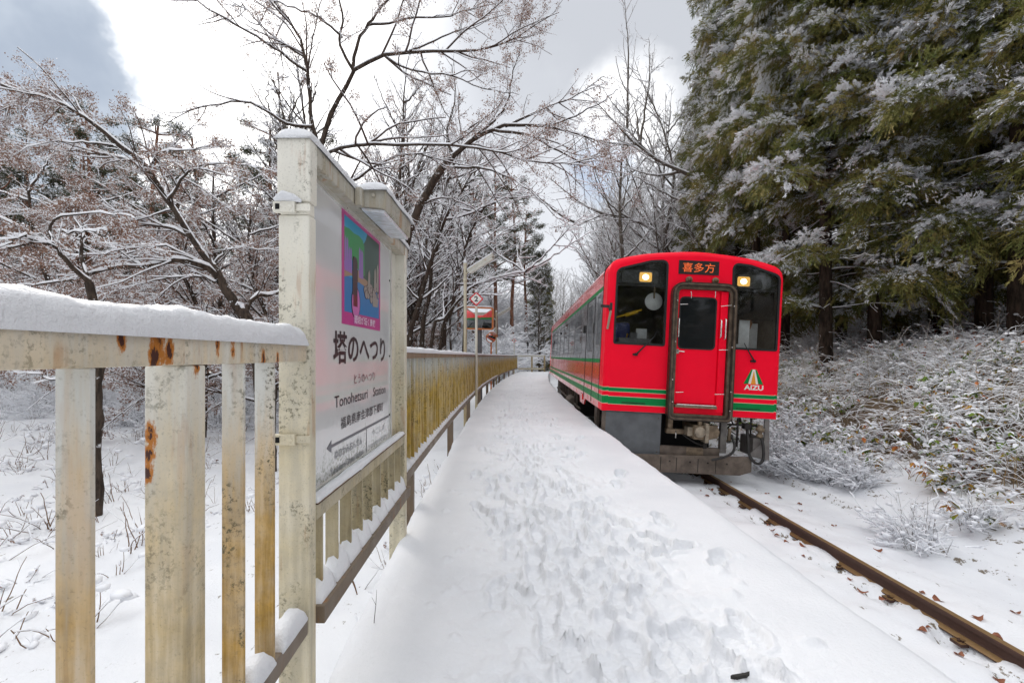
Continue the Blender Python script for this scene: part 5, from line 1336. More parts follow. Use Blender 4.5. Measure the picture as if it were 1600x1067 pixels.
bare_tree('deciduous_tree', (x, y, ground(x, y)), [
    (rooted(606, y, (618, 500), (632, 390), (656, 322), (690, 264), (706, 246)), 0.135, 0.105),
    (T(y, (706, 246), (735, 222), (770, 202), (830, 196, 11.2), (890, 206, 11), (955, 228, 10.8)), 0.080, 0.010),
    (T(y, (735, 222), (770, 190), (792, 160), (800, 120), (812, 80)), 0.045, 0.008),
    (T(y, (770, 203), (830, 214, 11), (880, 240, 10.7), (930, 262, 10.4), (960, 272, 10.2)), 0.042, 0.008),
    (T(y, (690, 262), (740, 262, 11.2), (790, 275, 10.9), (830, 300, 10.6), (870, 342, 10.3)), 0.036, 0.007),
    (T(y, (790, 198), (850, 170, 11.6), (900, 150, 11.8), (945, 118, 12)), 0.036, 0.007),
    (T(y, (656, 320), (690, 310, 11.9), (730, 320, 12.2), (770, 350, 12.6)), 0.030, 0.007),
    (T(y, (706, 246), (700, 200, 11.8), (712, 150, 12), (705, 100, 12.2)), 0.036, 0.008),
    (T(y, (850, 198, 11.1), (900, 180, 10.8), (940, 160, 10.5), (965, 140, 10.2)), 0.024, 0.006),
    (T(y, (632, 390), (610, 350, 11.2), (600, 300, 11), (620, 250, 10.8)), 0.034, 0.008),
], 103, 'mossy thick tree leaning over the ochre fence towards the train', rscale=0.84, dens=(2.8, 4.6, 8.0, 6), leaf=1200, snow=0.0065, fine=0.002, flat=0.7, up=0.03, reach=2.0)
slender = [((632, 13.0, (640, 530), (656, 470), (674, 405), (694, 345), (722, 298), (748, 250)), 0.085), ((652, 14.5, (660, 520), (670, 470), (676, 400), (690, 340), (700, 280), (704, 230)), 0.085),
           ((678, 13.5, (690, 520), (704, 490), (714, 445), (728, 385), (752, 330), (790, 285)), 0.075), ((664, 13.2, (676, 520), (694, 498), (722, 462), (762, 436), (820, 425)), 0.060),
           ((640, 17.0, (650, 500), (662, 430), (668, 360), (690, 280)), 0.10), ((724, 19.0, (728, 480), (734, 400), (736, 330), (732, 260)), 0.11), ((690, 21.0, (696, 480), (702, 390), (712, 300), (722, 220)), 0.12)]
words_ = ['slender snow lined tree bending right over the ochre fence', 'straight slender tree among the bent ones behind the ochre fence', 'crooked slender tree leaning right toward the strip lamp post', 'low bent tree arching right just above the ochre fence',
          'thicker dark trunk behind the bent slender trees', 'dark tall trunk just behind the nearest lamp post', 'tall straight trunk at the back of the slender tree cluster']
for k, ((px, y, *pts), r) in enumerate(slender):
    x = (px - 800) * y / FPX
    rg = np.random.default_rng(300 + k)
    main = rooted(px, y, *pts); limbs = [(main, r, 0.016)]
    for j in range(6):
        i = int(rg.integers(2, len(main))); p0 = Vector(main[i]); d = Vector((rg.normal(0.3, 0.7), abs(rg.normal(0, 0.6)), rg.uniform(0.2, 0.9))).normalized()
        limbs.append(([tuple(p0), tuple(p0 + d * 0.8), tuple(p0 + d * 1.6 + Vector((0, 0, 0.15))), tuple(p0 + d * 2.4 + Vector((0.1, 0, 0.3)))], r * 0.4, 0.006))
    bare_tree('deciduous_tree', (x, y, ground(x, y)), limbs, 300 + k, words_[k], bark_m='bark', dens=(2.2, 3.6, 5.5, 0), snow=0.013, flat=0.7, up=0.03, reach=1.5, fine=0.003, t0=0.42)
y = 6.3
x = (150 - 800) * y / FPX
bare_tree('young_tree', (x, y, ground(x, y)), [
    (rooted(150, y, (150, 760), (147, 700), (153, 650), (149, 610), (156, 560), (150, 500), (140, 440)), 0.075, 0.052),
    (T(y, (140, 440), (100, 405, 6.1), (85, 385, 6.0), (60, 378, 5.9), (0, 388, 5.8), (-60, 380, 5.7)), 0.034, 0.008),
    (T(y, (86, 384, 6), (78, 358, 6.1), (100, 338, 6.2), (160, 332, 6.3), (210, 340, 6.4)), 0.020, 0.006),
    (T(y, (140, 440), (125, 400, 6.4), (130, 360, 6.6), (100, 320, 6.8)), 0.030, 0.008),
    (T(y, (150, 505), (100, 478, 6.4), (40, 470, 6.5), (-40, 478, 6.6)), 0.024, 0.006),
    (T(y, (156, 560), (90, 590, 6.1), (55, 584, 6), (0, 575, 5.9)), 0.018, 0.006),
    (T(y, (60, 378, 5.9), (30, 372, 5.6), (-20, 395, 5.4)), 0.018, 0.005),
    (T(y, (92, 362, 6), (130, 362, 6), (180, 358, 6)), 0.016, 0.005),
], 104, 'crooked young tree with a thin dark trunk in the snowfield seen between the pickets', dens=(2.4, 4.4, 8.5, 7), leaf=3600, leaf_size=0.032, snow=0.010, flat=0.28, up=0.0, reach=1.1, fine=0.0024)

# ---- frosted trees over the train's roof, on the bank to the right
for k, (px, y, pts, r, lab) in enumerate([
    (1135, 21.0, ((1125, 420), (1112, 330), (1096, 285), (1065, 268), (1030, 252), (1000, 225), (980, 200)), 0.16, 'frosted bare tree whose limb reaches left above the red train roof'),
    (1062, 25.0, ((1058, 440), (1046, 396), (1022, 362), (985, 343), (945, 336), (905, 352)), 0.15, 'low frosted tree bending left just above the train roof'),
]):
    x = (px - 800) * y / FPX
    rg = np.random.default_rng(400 + k)
    main = rooted(px, y, *pts); limbs = [(main, r, 0.014)]
    for j in range(11):
        i = int(rg.integers(1, len(main))); p0 = Vector(main[i]); d = Vector((rg.normal(-0.5, 0.6), rg.normal(0, 0.6), rg.uniform(0.0, 1.1))).normalized(); l = rg.uniform(2.5, 5.0)
        limbs.append(([tuple(p0), tuple(p0 + d * l * 0.35), tuple(p0 + d * l * 0.7 + Vector((0, 0, 0.3))), tuple(p0 + d * l + Vector((-0.2, 0, 0.8)))], r * 0.42, 0.008))
    bare_tree('frosted_tree', (x, y, ground(x, y)), limbs, 400 + k, lab, bark_m='bark_grey', twig_m='twig_frost', dens=(1.7, 2.6, 3.6, 0), snow=0.008, flat=0.8, up=0.04, reach=2.4, fine=0.004)

# ---- templates for the woods
def template_tree(name, seed, H, r, crown0, spread, bark_m, twig_m, dens, snow, leaf=0, up=0.05, nl=12, fine=0.004, lean=0.0, a=(0.25, 0.9)):
    rg = np.random.default_rng(seed)
    main = [(0, 0, -0.3), (rg.normal(0, 0.1), rg.normal(0, 0.1), H * 0.2), (rg.normal(lean, 0.25), rg.normal(0, 0.25), H * 0.45), (rg.normal(lean * 2, 0.4), rg.normal(0, 0.4), H * 0.72), (rg.normal(lean * 3, 0.5), rg.normal(0, 0.5), H)]
    limbs = [(main, r, 0.02)]
    mp = spline(main, 40)
    for j in range(nl):
        t = crown0 + (0.95 - crown0) * (j + rg.random()) / nl; p0 = Vector(mp[int(t * 39)])
        az = j * 2.4 + rg.normal(0, 0.4); el = rg.uniform(*a); l = spread * (1.15 - 0.75 * (t - crown0) / (1 - crown0)) * rg.uniform(0.7, 1.2)
        d = Vector((math.cos(az) * math.cos(el), math.sin(az) * math.cos(el), math.sin(el)))
        limbs.append(([tuple(p0), tuple(p0 + d * l * 0.33), tuple(p0 + d * l * 0.66 + Vector((0, 0, up * l))), tuple(p0 + d * l + Vector((0, 0, up * 2.5 * l)))], r * 0.36 * (1.1 - 0.5 * t), 0.008))
    e = bare_tree(name, (0, 0, 0), limbs, seed, 'x', bark_m=bark_m, twig_m=twig_m, dens=dens, snow=snow, leaf=leaf, leaf_size=0.048, flat=0.6, up=up, reach=spread * 0.5, fine=fine)
    return e
tmpl = {}
tmpl['maple'] = [template_tree('maple_tree', 500 + k, 7.5, 0.13, 0.22, 3.6, 'bark', 'twig', (2.0, 3.6, 7.0, 0), 0.012, 9000, 0.0, 14, 0.0045, 0.1, (0.0, 0.6)) for k in range(3)]
tmpl['bare'] = [template_tree('deciduous_tree', 510 + k, 13.0, 0.15, 0.28, 3.4, 'bark_grey' if k == 1 else 'bark', 'twig', (1.5, 2.4, 3.2, 0), 0.014, 0, 0.10, 14, 0.005, 0.1, (0.4, 1.1)) for k in range(3)]
tmpl['frost'] = [template_tree('frosted_tree', 520 + k, 14.0, 0.17, 0.20, 4.2, 'bark_grey', 'twig_frost', (1.8, 3.2, 4.6, 0), 0.013, 0, 0.10, 18, 0.006, -0.1, (0.3, 1.1)) for k in range(3)]

def needle_cloud(gm, rng, c, sz, n, mi_leaf, mi_snow, flat=0.45, snow=0.3, leaf=0.16):
    p = rng.normal(0, 1, (n, 3)); p = norm(p) * (rng.random((n, 1)) ** 0.4); p[:, 2] *= flat
    q = c[:, None, :] + p[None] * sz[:, None, None]
    q = q.reshape(-1, 3) + rng.normal(0, 0.03, (len(c) * n, 3))
    up = np.tile(p[:, 2] / flat, len(c)) > 0.15
    sn = up & (rng.random(len(q)) < snow)
    gm.quads(q[~sn], np.full((~sn).sum(), leaf) * rng.uniform(0.7, 1.3, (~sn).sum()), mi_leaf, rng, 0.0, 0.28)
    gm.quads(q[sn] + np.array([0, 0, 0.03]), np.full(sn.sum(), leaf * 1.0) * rng.uniform(0.7, 1.3, sn.sum()), mi_snow, rng, 0.1, 0.6)
def pine(seed, H):
    rng = np.random.default_rng(seed)
    e = empty('pine_tree', (0, 0, 0), 'x', 'tree')
    main = spline([(0, 0, -0.3), (0.15, 0, H * 0.3), (-0.1, 0.1, H * 0.65), (0.2, 0, H)], 16); g1 = Geo(); g1.tubes(main[None], np.linspace(0.20, 0.05, 16)[None], 9, 0); link('trunk', g1.mesh('trunk', [M['bark_red']]), e)
    gc = Geo(); S = []; D = []; Ln = []
    for k in range(34):
        t = rng.uniform(0.50, 1.0); az = rng.uniform(0, 6.28); S.append(main[int(t * 15)]); D.append((math.cos(az), math.sin(az), rng.uniform(-0.1, 0.5))); Ln.append(3.0 * (1.25 - t) * rng.uniform(0.7, 1.2) + 0.5)
    Pb = grow(rng, np.array(S), np.array(D), np.array(Ln), 7, 0.10, (0, 0, 1), 0.05); Rb = np.linspace(0.05, 0.012, 7)[None] * np.ones((len(S), 1)); gc.tubes(Pb, Rb, 5, 0); gc.snow(Pb, Rb, 0.012, 2, rng)
    Pc, Rc = offshoots(rng, Pb, Rb, 2.2, 0.35, 1, 20, 60, 0.35, 4, 0.1, (0, 0, 1), 0.08, 0.4, 0.3, 1.2, 0.012, 0.006); gc.tubes(Pc, Rc, 4, 0)
    c = np.concatenate([Pc[:, -1], Pc[:, 2], Pb[:, -1], Pb[:, -2]]); needle_cloud(gc, rng, c, rng.uniform(0.32, 0.55, len(c)), 34, 1, 2, 0.42, 0.55)
    link('crown', gc.mesh('crown', [M['bark_red'], M['pine'], M['cap']], smooth=False), e)
    return e
tmpl['pine'] = [pine(530 + k, 15.0) for k in range(2)]

# ---- cedars: drooping boughs hung with tufts, snow on the upper side of each
def tuft_variant(rng, n):
    """a feathery drooping tuft of fine sprays; the second set is the snow caught on its upper side"""
    m = 36                                                # fingers of foliage, each a little drooping plume
    t = rng.random(m) ** 0.7; q = rng.uniform(0, 2 * math.pi, m); rad = rng.random(m) ** 0.5 * (0.05 + 0.26 * np.sin(np.clip(t, 0, 1) * math.pi * 0.85 + 0.2))
    S = np.stack([t * 0.85, np.cos(q) * rad * 0.7, np.sin(q) * rad * 0.6 - 0.28 * t ** 2 + 0.12 * t], 1)
    D = norm(np.stack([np.full(m, 0.7), np.cos(q) * 0.8, np.sin(q) * 0.6 - 0.15], 1) + rng.normal(0, 0.2, (m, 3)))
    L = rng.uniform(0.14, 0.30, m)
    k = n // m
    s = np.tile((np.arange(k) + 0.5) / k, m); ix = np.repeat(np.arange(m), k)
    b = S[ix] + D[ix] * (s * L[ix])[:, None]; b[:, 2] -= 0.30 * L[ix] * s ** 2
    d = norm(D[ix] * 0.8 + rng.normal(0, 0.55, (len(ix), 3)) + np.array([0, 0, -0.25]))
    ln = rng.uniform(0.055, 0.115, len(ix)) * (1.1 - 0.4 * s); w = norm(np.cross(d, rng.normal(0, 1, (len(ix), 3)))) * rng.uniform(0.008, 0.015, len(ix))[:, None]
    Vq = np.stack([b - w, b + w, b + d * ln[:, None]], 1)
    top = np.sin(q) * rad > -0.03                         # fingers on the upper side carry a ridge of snow
    kk = 34; fi = np.repeat(np.nonzero(top)[0], kk); s2 = rng.random(len(fi)) ** 0.8
    c = S[fi] + D[fi] * (s2 * L[fi])[:, None]; c[:, 2] -= 0.30 * L[fi] * s2 ** 2; c += rng.normal(0, 0.018, c.shape); c[:, 2] += rng.uniform(0.010, 0.040, len(fi))
    d = D[fi] + rng.normal(0, 0.40, (len(fi), 3)); d[:, 2] = d[:, 2] * 0.5 - 0.35 * s2; d = norm(d)
    w = norm(np.cross(d, np.array([0, 0, 1.0]) + rng.normal(0, 0.25, (len(fi), 3)))) * rng.uniform(0.008, 0.019, len(fi))[:, None]
    Vs = np.stack([c - w, c + w, c + d * rng.uniform(0.05, 0.11, len(fi))[:, None]], 1)
    sn = np.zeros(len(ix), bool)
    return Vq[~sn], Vs
def cedar(seed, H=20.0, R0=2.7, z0=3.6, n_bough=118, low=None):
    rng = np.random.default_rng(seed)
    e = empty('cedar_tree', (0, 0, 0), 'x', 'tree')
    main = spline([(0, 0, -0.5), (rng.normal(0, .04), rng.normal(0, .04), H * 0.3), (rng.normal(0, .1), rng.normal(0, .1), H * 0.65), (0, 0, H)], 20)
    g1 = Geo(); rr = np.interp(np.linspace(0, 1, 20), [0, 0.03, 0.08, 1], [0.25, 0.19, 0.17, 0.03]); g1.tubes(main[None], rr[None], 14, 0)
    link('trunk', g1.mesh('trunk', [M['bark_cedar']]), e)
    var = [tuft_variant(rng, 720) for k in range(5)]
    z = z0 + (min(H, 16.5) - z0) * (np.arange(n_bough) + rng.random(n_bough)) / n_bough
    z[:9] = rng.uniform(min(1.6, z0), z0, 9)               # a few living boughs low on the trunk
    az = np.arange(n_bough) * 2.399 + rng.normal(0, 0.3, n_bough)
    Lb = R0 * np.clip(1 - (z - z0) / (H * 1.1), 0.1, 1) ** 0.8 * rng.uniform(0.60, 1.22, n_bough)
    S = np.stack([np.interp(z, main[:, 2], main[:, 0]), np.interp(z, main[:, 2], main[:, 1]), z], 1)
    D = np.stack([np.cos(az), np.sin(az), rng.uniform(0.0, 0.45, n_bough)], 1)
    Pb = grow(rng, S, D, Lb, 9, 0.06, (0, 0, -1), 0.09); Pb[:, 7:, 2] += np.array([0.03, 0.10])[None]
    Rb = np.linspace(0.032, 0.008, 9)[None] * np.ones((n_bough, 1))
    gc = Geo(); gc.tubes(Pb, Rb, 5, 0); gc.snow(Pb, Rb, 0.010, 2, rng)
    nd = 26                                               # dead lower boughs
    zd = rng.uniform(1.8, z0 + 2.5, nd); ad = rng.uniform(0, 6.28, nd)
    Pd = grow(rng, np.stack([0 * zd, 0 * zd, zd], 1), np.stack([np.cos(ad), np.sin(ad), rng.uniform(-0.25, 0.15, nd)], 1), rng.uniform(0.7, 2.3, nd), 7, 0.10, (0, 0, -1), 0.02); Rd = np.linspace(0.018, 0.004, 7)[None] * np.ones((nd, 1))
    gc.tubes(Pd, Rd, 4, 0); gc.snow(Pd, Rd, 0.008, 2, rng)
    Pe, Re = offshoots(rng, Pd, Rd, 2.5, 0.3, 1, 25, 60, 0.4, 4, 0.15, (0, 0, -1), 0.03, 0.6, 0.1, 0.8, 0.01, 0.003); gc.tubes(Pe, Re, 3, 0); gc.snow(Pe, Re, 0.006, 2, rng)
    # tufts
    C = []; A = []; SZ = []
    for s in np.linspace(0.34, 1.0, 6):
        i = s * 7.99; i0 = int(i); f = i - i0
        p = Pb[:, i0] * (1 - f) + Pb[:, i0 + 1] * f
        for side in (-1, 1, 0):
            if side == 0 and s < 0.8: continue
            keep = rng.random(n_bough) < 0.86
            aa = az + side * rng.uniform(0.5, 1.3, n_bough) + rng.normal(0, 0.15, n_bough)
            sc = rng.uniform(0.48, 1.05, n_bough) * (0.70 + 0.4 * Lb / R0) * (1.05 - 0.25 * abs(s - 0.6))
            C.append(p[keep]); A.append(aa[keep]); SZ.append(sc[keep])
    C = np.concatenate(C); A = np.concatenate(A); SZ = np.concatenate(SZ)
    for k, (Vl, Vs) in enumerate(var):
        m = np.arange(len(C)) % 5 == k
        for Vt, mi, pr in ((Vl, 1, 1), (Vs, 2, 1)):
            W_ = Vt.reshape(-1, 3)
            c_, s_ = np.cos(A[m])[:, None], np.sin(A[m])[:, None]; pitch = rng.normal(-0.18, 0.28, m.sum())[:, None]
            xx = W_[None, :, 0] * np.cos(pitch) - W_[None, :, 2] * np.sin(pitch) * 0 ; zz = W_[None, :, 2] + W_[None, :, 0] * np.sin(pitch)
            yy = W_[None, :, 1]
            V = np.stack([xx * c_ - yy * s_, xx * s_ + yy * c_, zz], -1) * SZ[m][:, None, None] + C[m][:, None, :]
            V = V.reshape(m.sum(), -1, 3, 3)
            if mi == 2:
                keep = rng.random(V.shape[:2]) < np.repeat(rng.choice([0.10, 0.55, 1.0], m.sum(), p=[0.20, 0.35, 0.45])[:, None], V.shape[1], 1)
                V = V[keep]
            V = V.reshape(-1, 3, 3)
            gc.put(V, np.arange(len(V) * 3).reshape(-1, 3), mi)
    link('crown', gc.mesh('crown', [M['bark_cedar'], M['cedar'], M['cap']], smooth=False), e)
    return e
tmpl['cedar'] = [cedar(540 + k, 20.0, (2.45, 2.2, 2.6)[k], (4.2, 4.8, 3.5)[k]) for k in range(3)]
tmpl['fir'] = [cedar(550, 12.0, 1.9, 0.8, 100)]

# ---- snowy undergrowth
def shrub(name, seed, n, h, spread, arch, lumps, leaf, pads=0, *, twig_m='stem', snow=0.012, leaf_m='leaf_bank', leaf_size=0.10, sub=6.0):
    rng = np.random.default_rng(seed)
    az = rng.uniform(0, 6.28, n); el = rng.uniform(0.55, 1.45, n)
    D = np.stack([np.cos(az) * np.cos(el), np.sin(az) * np.cos(el), np.sin(el)], 1)
    S = np.stack([rng.normal(0, spread * 0.25, n), rng.normal(0, spread * 0.25, n), np.full(n, -0.08)], 1)
    Pb = grow(rng, S, D, h * rng.uniform(0.6, 1.25, n), 8, 0.10, (0, 0, -1), arch); Rb = np.linspace(0.0055, 0.0022, 8)[None] * np.ones((n, 1))
    gc = Geo(); gc.tubes(Pb, Rb, 4, 0); gc.snow(Pb, Rb, snow, 1, rng, 4)
    Pc, Rc = offshoots(rng, Pb, Rb, sub, 0.25, 1, 25, 65, 0.35, 5, 0.15, (0, 0, -1), arch * 0.5, 0.7, 0.08, 0.5, 0.012, 0.0020); gc.tubes(Pc, Rc, 3, 0); gc.snow(Pc, Rc, snow * 0.75, 1, rng, 4)
    if lumps:
        ix = rng.integers(0, len(Pc), lumps); c = Pc[ix, rng.integers(1, 5, lumps)] + np.array([0, 0, 0.012]); gc.blobs(c, rng.uniform(0.016, 0.050, lumps), 1, rng, 0.55)
    if pads:
        ix = rng.integers(0, n, pads); c = Pb[ix, rng.integers(3, 8, pads)] + rng.normal(0, 0.05, (pads, 3)); gc.blobs(c, rng.uniform(0.05, 0.13, pads), 1, rng, 0.30)
    if leaf:
        ix = np.repeat(rng.integers(0, len(Pc), leaf // 4 + 1), 4)[:leaf]; c = Pc[ix, 3] + rng.normal(0, 0.006, (leaf, 3))
        d = rng.normal(0, 1, (leaf, 3)); d[:, 2] = -np.abs(d[:, 2]) * 0.6 - 0.45; d = norm(d); sz = leaf_size * rng.uniform(0.6, 1.3, leaf)[:, None]; w = norm(np.cross(d, rng.normal(0, 0.3, (leaf, 3)) + np.array([0, 0, 1.0])))
        u = norm(np.cross(w, d))
        V = np.stack([c, c + d * sz * 0.3 + w * sz * 0.20 + u * sz * 0.06, c + d * sz * 0.65 + w * sz * 0.17 + u * sz * 0.05, c + d * sz, c + d * sz * 0.65 - w * sz * 0.17 + u * sz * 0.05, c + d * sz * 0.3 - w * sz * 0.20 + u * sz * 0.06], 1)
        gc.put(V, np.arange(leaf * 6).reshape(leaf, 6), 2)
        k = rng.random(leaf) < 0.58                       # most leaves lie under snow of their own shape
        m_ = V[k].mean(1, keepdims=True); Vk = m_ + (V[k] - m_) * np.array([1.12, 1.12, 1.0]); Vk[:, :, 2] += 0.010; Vk[:, 1:5, 2] += 0.012
        gc.put(Vk, np.arange(k.sum() * 6).reshape(-1, 6), 1); gc.blobs(m_[:, 0][::3] + np.array([0, 0, 0.008]), sz[k][::3][:, 0] * 0.24, 1, rng, 0.35)
    return link(name, gc.mesh(name, [M[twig_m], M['cap'], M[leaf_m]]), None, 'x', 'shrub')
tmpl['shrub'] = [shrub('snowy_shrub', 600, 17, 0.80, 0.6, 0.13, 90, 150, snow=0.006, leaf_size=0.15, sub=3.0), shrub('snowy_shrub', 601, 14, 1.0, 0.6, 0.18, 60, 110, snow=0.005, leaf_size=0.13, sub=3.0), shrub('snowy_shrub', 602, 20, 0.55, 0.7, 0.12, 130, 190, snow=0.006, leaf_size=0.16, sub=3.2), shrub('snowy_shrub', 603, 26, 1.15, 0.5, 0.22, 20, 22, twig_m='straw', snow=0.0045, sub=3.2), shrub('snowy_shrub', 604, 18, 0.8, 0.6, 0.15, 90, 120, snow=0.006, leaf_m='leaf_rust', leaf_size=0.11, sub=3.6)]
tmpl['frostbush'] = [shrub('frosted_bush', 610, 60, 0.62, 0.35, 0.03, 60, 0, twig_m='twig_frost', snow=0.010, sub=11), shrub('frosted_bush', 611, 70, 0.75, 0.40, 0.07, 120, 0, twig_m='twig_frost', snow=0.011, sub=10)]
tmpl['brush'] = [shrub('snowy_brush', 620, 36, 1.3, 0.7, 0.06, 160, 30, twig_m='twig', snow=0.016, leaf_m='leaf_dry', leaf_size=0.06), shrub('snowy_brush', 621, 30, 1.6, 0.6, 0.09, 120, 0, twig_m='twig_frost', snow=0.017)]
tmpl['weed'] = [shrub('dry_weed', 630, 7, 0.34, 0.10, 0.03, 3, 5, snow=0.004, leaf_m='leaf_dry', leaf_size=0.035, sub=3), shrub('dry_weed', 631, 11, 0.24, 0.22, 0.05, 14, 14, snow=0.006, leaf_m='leaf_dry', leaf_size=0.045, sub=4), shrub('dry_weed', 632, 4, 0.5, 0.08, 0.02, 0, 0, snow=0.003, sub=1.5)]

first = {}
def place(key, k, x, y, rot, sc, label, group, dz=0.0, cat='tree', tilt=0.0):
    src = tmpl[key][k % len(tmpl[key])]
    if id(src) not in first: o = src; first[id(src)] = 1
    else: o = copy_tree(src)
    o.location = (x, y, ground(x, y) + dz); o.rotation_euler = (tilt, 0, rot); o.scale = (sc, sc, sc)
    return tag(o, label, cat, group)
wr = random.Random(77)
# cedars on the right bank
for k, (px, y, s) in enumerate([(1290, 13.0, 1.0), (1313, 14.6, 0.95), (1366, 12.6, 1.0), (1398, 15.0, 1.0), (1462, 13.6, 1.0), (1486, 16.0, 1.05), (1538, 11.2, 1.0), (1592, 9.8, 1.12), (1655, 11.5, 1.0), (1180, 17.5, 1.0), (1225, 15.5, 0.92), (1155, 22.0, 1.05), 
                                (1138, 27.5, 1.1), (1620, 15.0, 1.0), (1700, 9.0, 1.0), (1205, 26.0, 1.1), (1500, 24.0, 1.1), (1128, 34.0, 1.1), (1700, 14.0, 1.05)]):
    x = (px - 800) * y / FPX
    labs = {0: 'cedar with the slim dark trunk standing nearest the train on the right bank', 2: 'cedar with brown snow loaded tufts third along the front row of the bank', 6: 'tall cedar with bare trunk showing sky beside it high up', 7: 'thickest cedar trunk on the bank, nearest the camera', 9: 'cedar whose crown edge drops down to the train roof'}
    place('cedar', k + (1 if k in (7, 9) else 0), x, y, wr.uniform(0, 6.28), s, labs.get(k, 'snow dusted cedar in the dark stand on the right bank'), 'cedars on the right bank')
# frosted bare trees past the cedars
for k in range(58):
    y = wr.uniform(24, 58); u = wr.uniform(7.0, 17) if k < 48 else wr.uniform(6.0, 8.5)
    place('frost', k, float(xl(y)) + u, y, wr.uniform(0, 6.28), wr.uniform(0.75, 1.15), 'frosted bare tree on the far bank past the train', 'frosted trees past the train')
# woods behind the field on the left
def left_spot(y0, y1, p0, p1):
    y = wr.uniform(y0, y1); px = wr.uniform(p0, p1); x = (px - 800) * y / FPX
    return (x, y) if x < float(xl(min(y, 45))) - 2.6 else None
def scatter(key, n, y0, y1, p0, p1, s0, s1, lab, grp, cat='tree'):
    k = 0; t = 0
    while k < n and t < n * 20:
        t += 1; q = left_spot(y0, y1, p0, p1)
        if q is None: continue
        place(key, k, q[0], q[1], wr.uniform(0, 6.28), wr.uniform(s0, s1), lab, grp, cat=cat); k += 1
scatter('maple', 26, 11.5, 24, -150, 640, 0.75, 1.0, 'low spreading maple with rusty dried leaves at the edge of the snowfield', 'maples at the edge of the snowfield')
scatter('bare', 70, 15, 46, 440, 705, 0.70, 1.05, 'tall bare snow lined tree in the wood behind the snowfield', 'bare trees in the wood')
scatter('bare', 80, 26, 50, -250, 470, 0.70, 1.0, 'tall bare snow lined tree in the wood behind the snowfield', 'bare trees in the wood')
scatter('pine', 22, 24, 40, -100, 520, 0.85, 1.1, 'red trunked pine with dark needle pads in the wood behind the snowfield', 'pines in the wood')
for k, (px, y, s) in enumerate([(742, 40, 1.12), (775, 44, 1.25), (802, 47, 1.25), (715, 42, 1.1), (690, 46, 1.15), (820, 50, 1.1), (655, 40, 1.1)]):
    x = (px - 800) * y / FPX; place('pine', k, x, y, wr.uniform(0, 6.28), s, 'tall pine with snow speckled needles on the hill beyond the lamp posts', 'pines on the hill beyond the platform')
for k in range(16):
    y = wr.uniform(38, 60); px = wr.uniform(600, 845); x = (px - 800) * y / FPX; place('bare', k, x, y, wr.uniform(0, 6.28), wr.uniform(0.6, 0.9), 'bare snow lined tree on the hill beyond the platform', 'bare trees on the hill')
x, y = (848 - 800) * 52 / FPX, 52.0
place('fir', 0, x, y, 0.3, 1.0, 'lone dark green fir above the frosted brush at the bend of the track', None)
for k in range(150):
    y = wr.uniform(35, 56); px = wr.uniform(600, 890); x = (px - 800) * y / FPX
    if -1.2 < x - float(xl(y)) < 6.2: continue
    place('brush', 1, x, y, wr.uniform(0, 6.28), wr.uniform(1.5, 3.0), 'white frosted brush covering the hillside beyond the platform', 'brush on the hillside beyond the platform', cat='shrub')
for k in range(22):
    y = wr.uniform(55, 85); px = wr.uniform(830, 930); x = (px - 800) * y / FPX
    place('frost', k, x, y, wr.uniform(0, 6.28), wr.uniform(0.55, 0.85), 'pale frosted tree far off where the track bends away', 'frosted trees at the bend')
scatter('brush', 100, 12, 30, -120, 660, 0.5, 1.15, 'snowy brush along the foot of the wood', 'brush at the foot of the wood', 'shrub')
scatter('weed', 190, 2.2, 14, -120, 560, 0.6, 1.4, 'small dry weed poking out of the snowfield behind the fence', 'dry weeds in the snowfield', 'weed')
# the bank above the track
n = 0
while n < 260:
    y = 3.8 + 12.5 * wr.random() ** 1.15; u = 6.0 + 5.0 * wr.random()
    x = float(xl(y)) + u
    if u < 6.0 + 0.9 * max(0, min(1, (8.5 - y) / 2.0)): continue
    if x > y * 1.25 + 0.4: continue
    k = wr.choice([0, 1, 2, 2, 4, 3]) if u < 8 else wr.choice([1, 3, 3, 0])
    place('shrub', k, x, y, wr.uniform(0, 6.28), wr.uniform(0.55, 0.95), 'snow laden shrub with green and orange leaves on the bank above the track' if k in (0, 1, 2) else 'shrub with rusty red leaves under snow on the bank above the track' if k == 4 else 'arching white frosted canes on the bank above the track',
          'snow laden shrubs on the bank' if k in (0, 1, 2) else 'rusty leaved shrubs on the bank' if k == 4 else 'arching canes on the bank', -0.04, 'shrub'); n += 1
x, y = P(1440, 835, 5.25)[0], 5.25
place('frostbush', 0, x, y, 0.4, 0.95, 'feathery frosted bush standing alone on the snow at the foot of the bank', None, -0.02, 'bush')
x, y = P(1520, 815, 5.5)[0], 5.5
place('frostbush', 0, x, y, 2.4, 0.75, 'smaller frosted bush right beside the feathery lone bush', None, -0.02, 'bush')
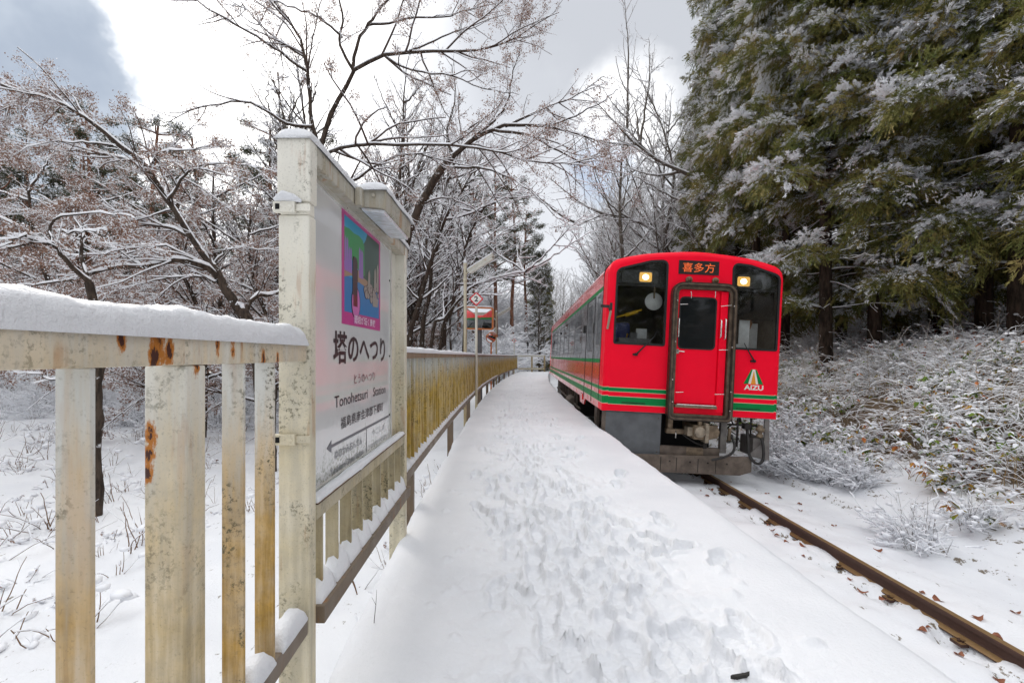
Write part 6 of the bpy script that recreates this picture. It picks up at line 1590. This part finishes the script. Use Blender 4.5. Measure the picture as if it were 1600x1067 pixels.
for k, (px, y, s) in enumerate([(1225, 8.4, 1.0), (1262, 8.0, 0.9), (1205, 9.2, 1.0), (1290, 7.6, 0.8), (1340, 7.2, 0.75), (1245, 9.4, 1.1)]):
    place('frostbush', 1, (px - 800) * y / FPX, y, k * 1.3, s, 'pale frosted bush at the foot of the bank beside the train', 'frosted bushes beside the train', -0.02, 'bush')
# brush on the hillside between and behind the cedar trunks
n = 0
while n < 90:
    y = wr.uniform(11, 30); px = wr.uniform(1190, 1720); x = (px - 800) * y / FPX
    if x - float(xl(y)) < 10.5: continue
    place('brush', n, x, y, wr.uniform(0, 6.28), wr.uniform(0.5, 0.9), 'pale frosted brush on the hillside behind the cedar trunks', 'brush behind the cedar trunks', cat='shrub'); n += 1
n = 0
while n < 130:
    y = wr.uniform(8.5, 20); px = wr.uniform(1200, 1680); x = (px - 800) * y / FPX; u = x - float(xl(y))
    if not 9.3 < u < 15: continue
    place('shrub', wr.choice([3, 4, 3]), x, y, wr.uniform(0, 6.28), wr.uniform(0.6, 1.1), 'straw brown brush dusted with snow around the cedar trunks', 'brown brush around the cedar trunks', -0.04, 'shrub'); n += 1
# weeds below the platform edge
for k in range(26):
    y = wr.uniform(1.7, 9.0); u = -wr.uniform(0.15, 0.7)
    place('weed', k, float(xl(y)) + u, y, wr.uniform(0, 6.28), wr.uniform(0.5, 1.2), 'dry weed in the snow right under the platform fence', 'dry weeds under the fence', cat='weed')
# the same wood goes on behind the camera (the cab windows mirror it)
for k in range(26):
    y = -wr.uniform(22, 45); x = wr.uniform(-30, 30)
    if -3 < x < 5: x += 9
    place('cedar' if (x > 4 or k % 3 == 0) else 'bare', k, x, y, wr.uniform(0, 6.28), wr.uniform(0.8, 1.0), 'tree of the wood behind the camera, seen mirrored in the train windows', 'trees mirrored in the train windows')
# any template that was never placed leaves the scene
def drop(o):
    for c in list(o.children): drop(c)
    bpy.data.objects.remove(o)
for lst in tmpl.values():
    for o in lst:
        if id(o) not in first: drop(o)
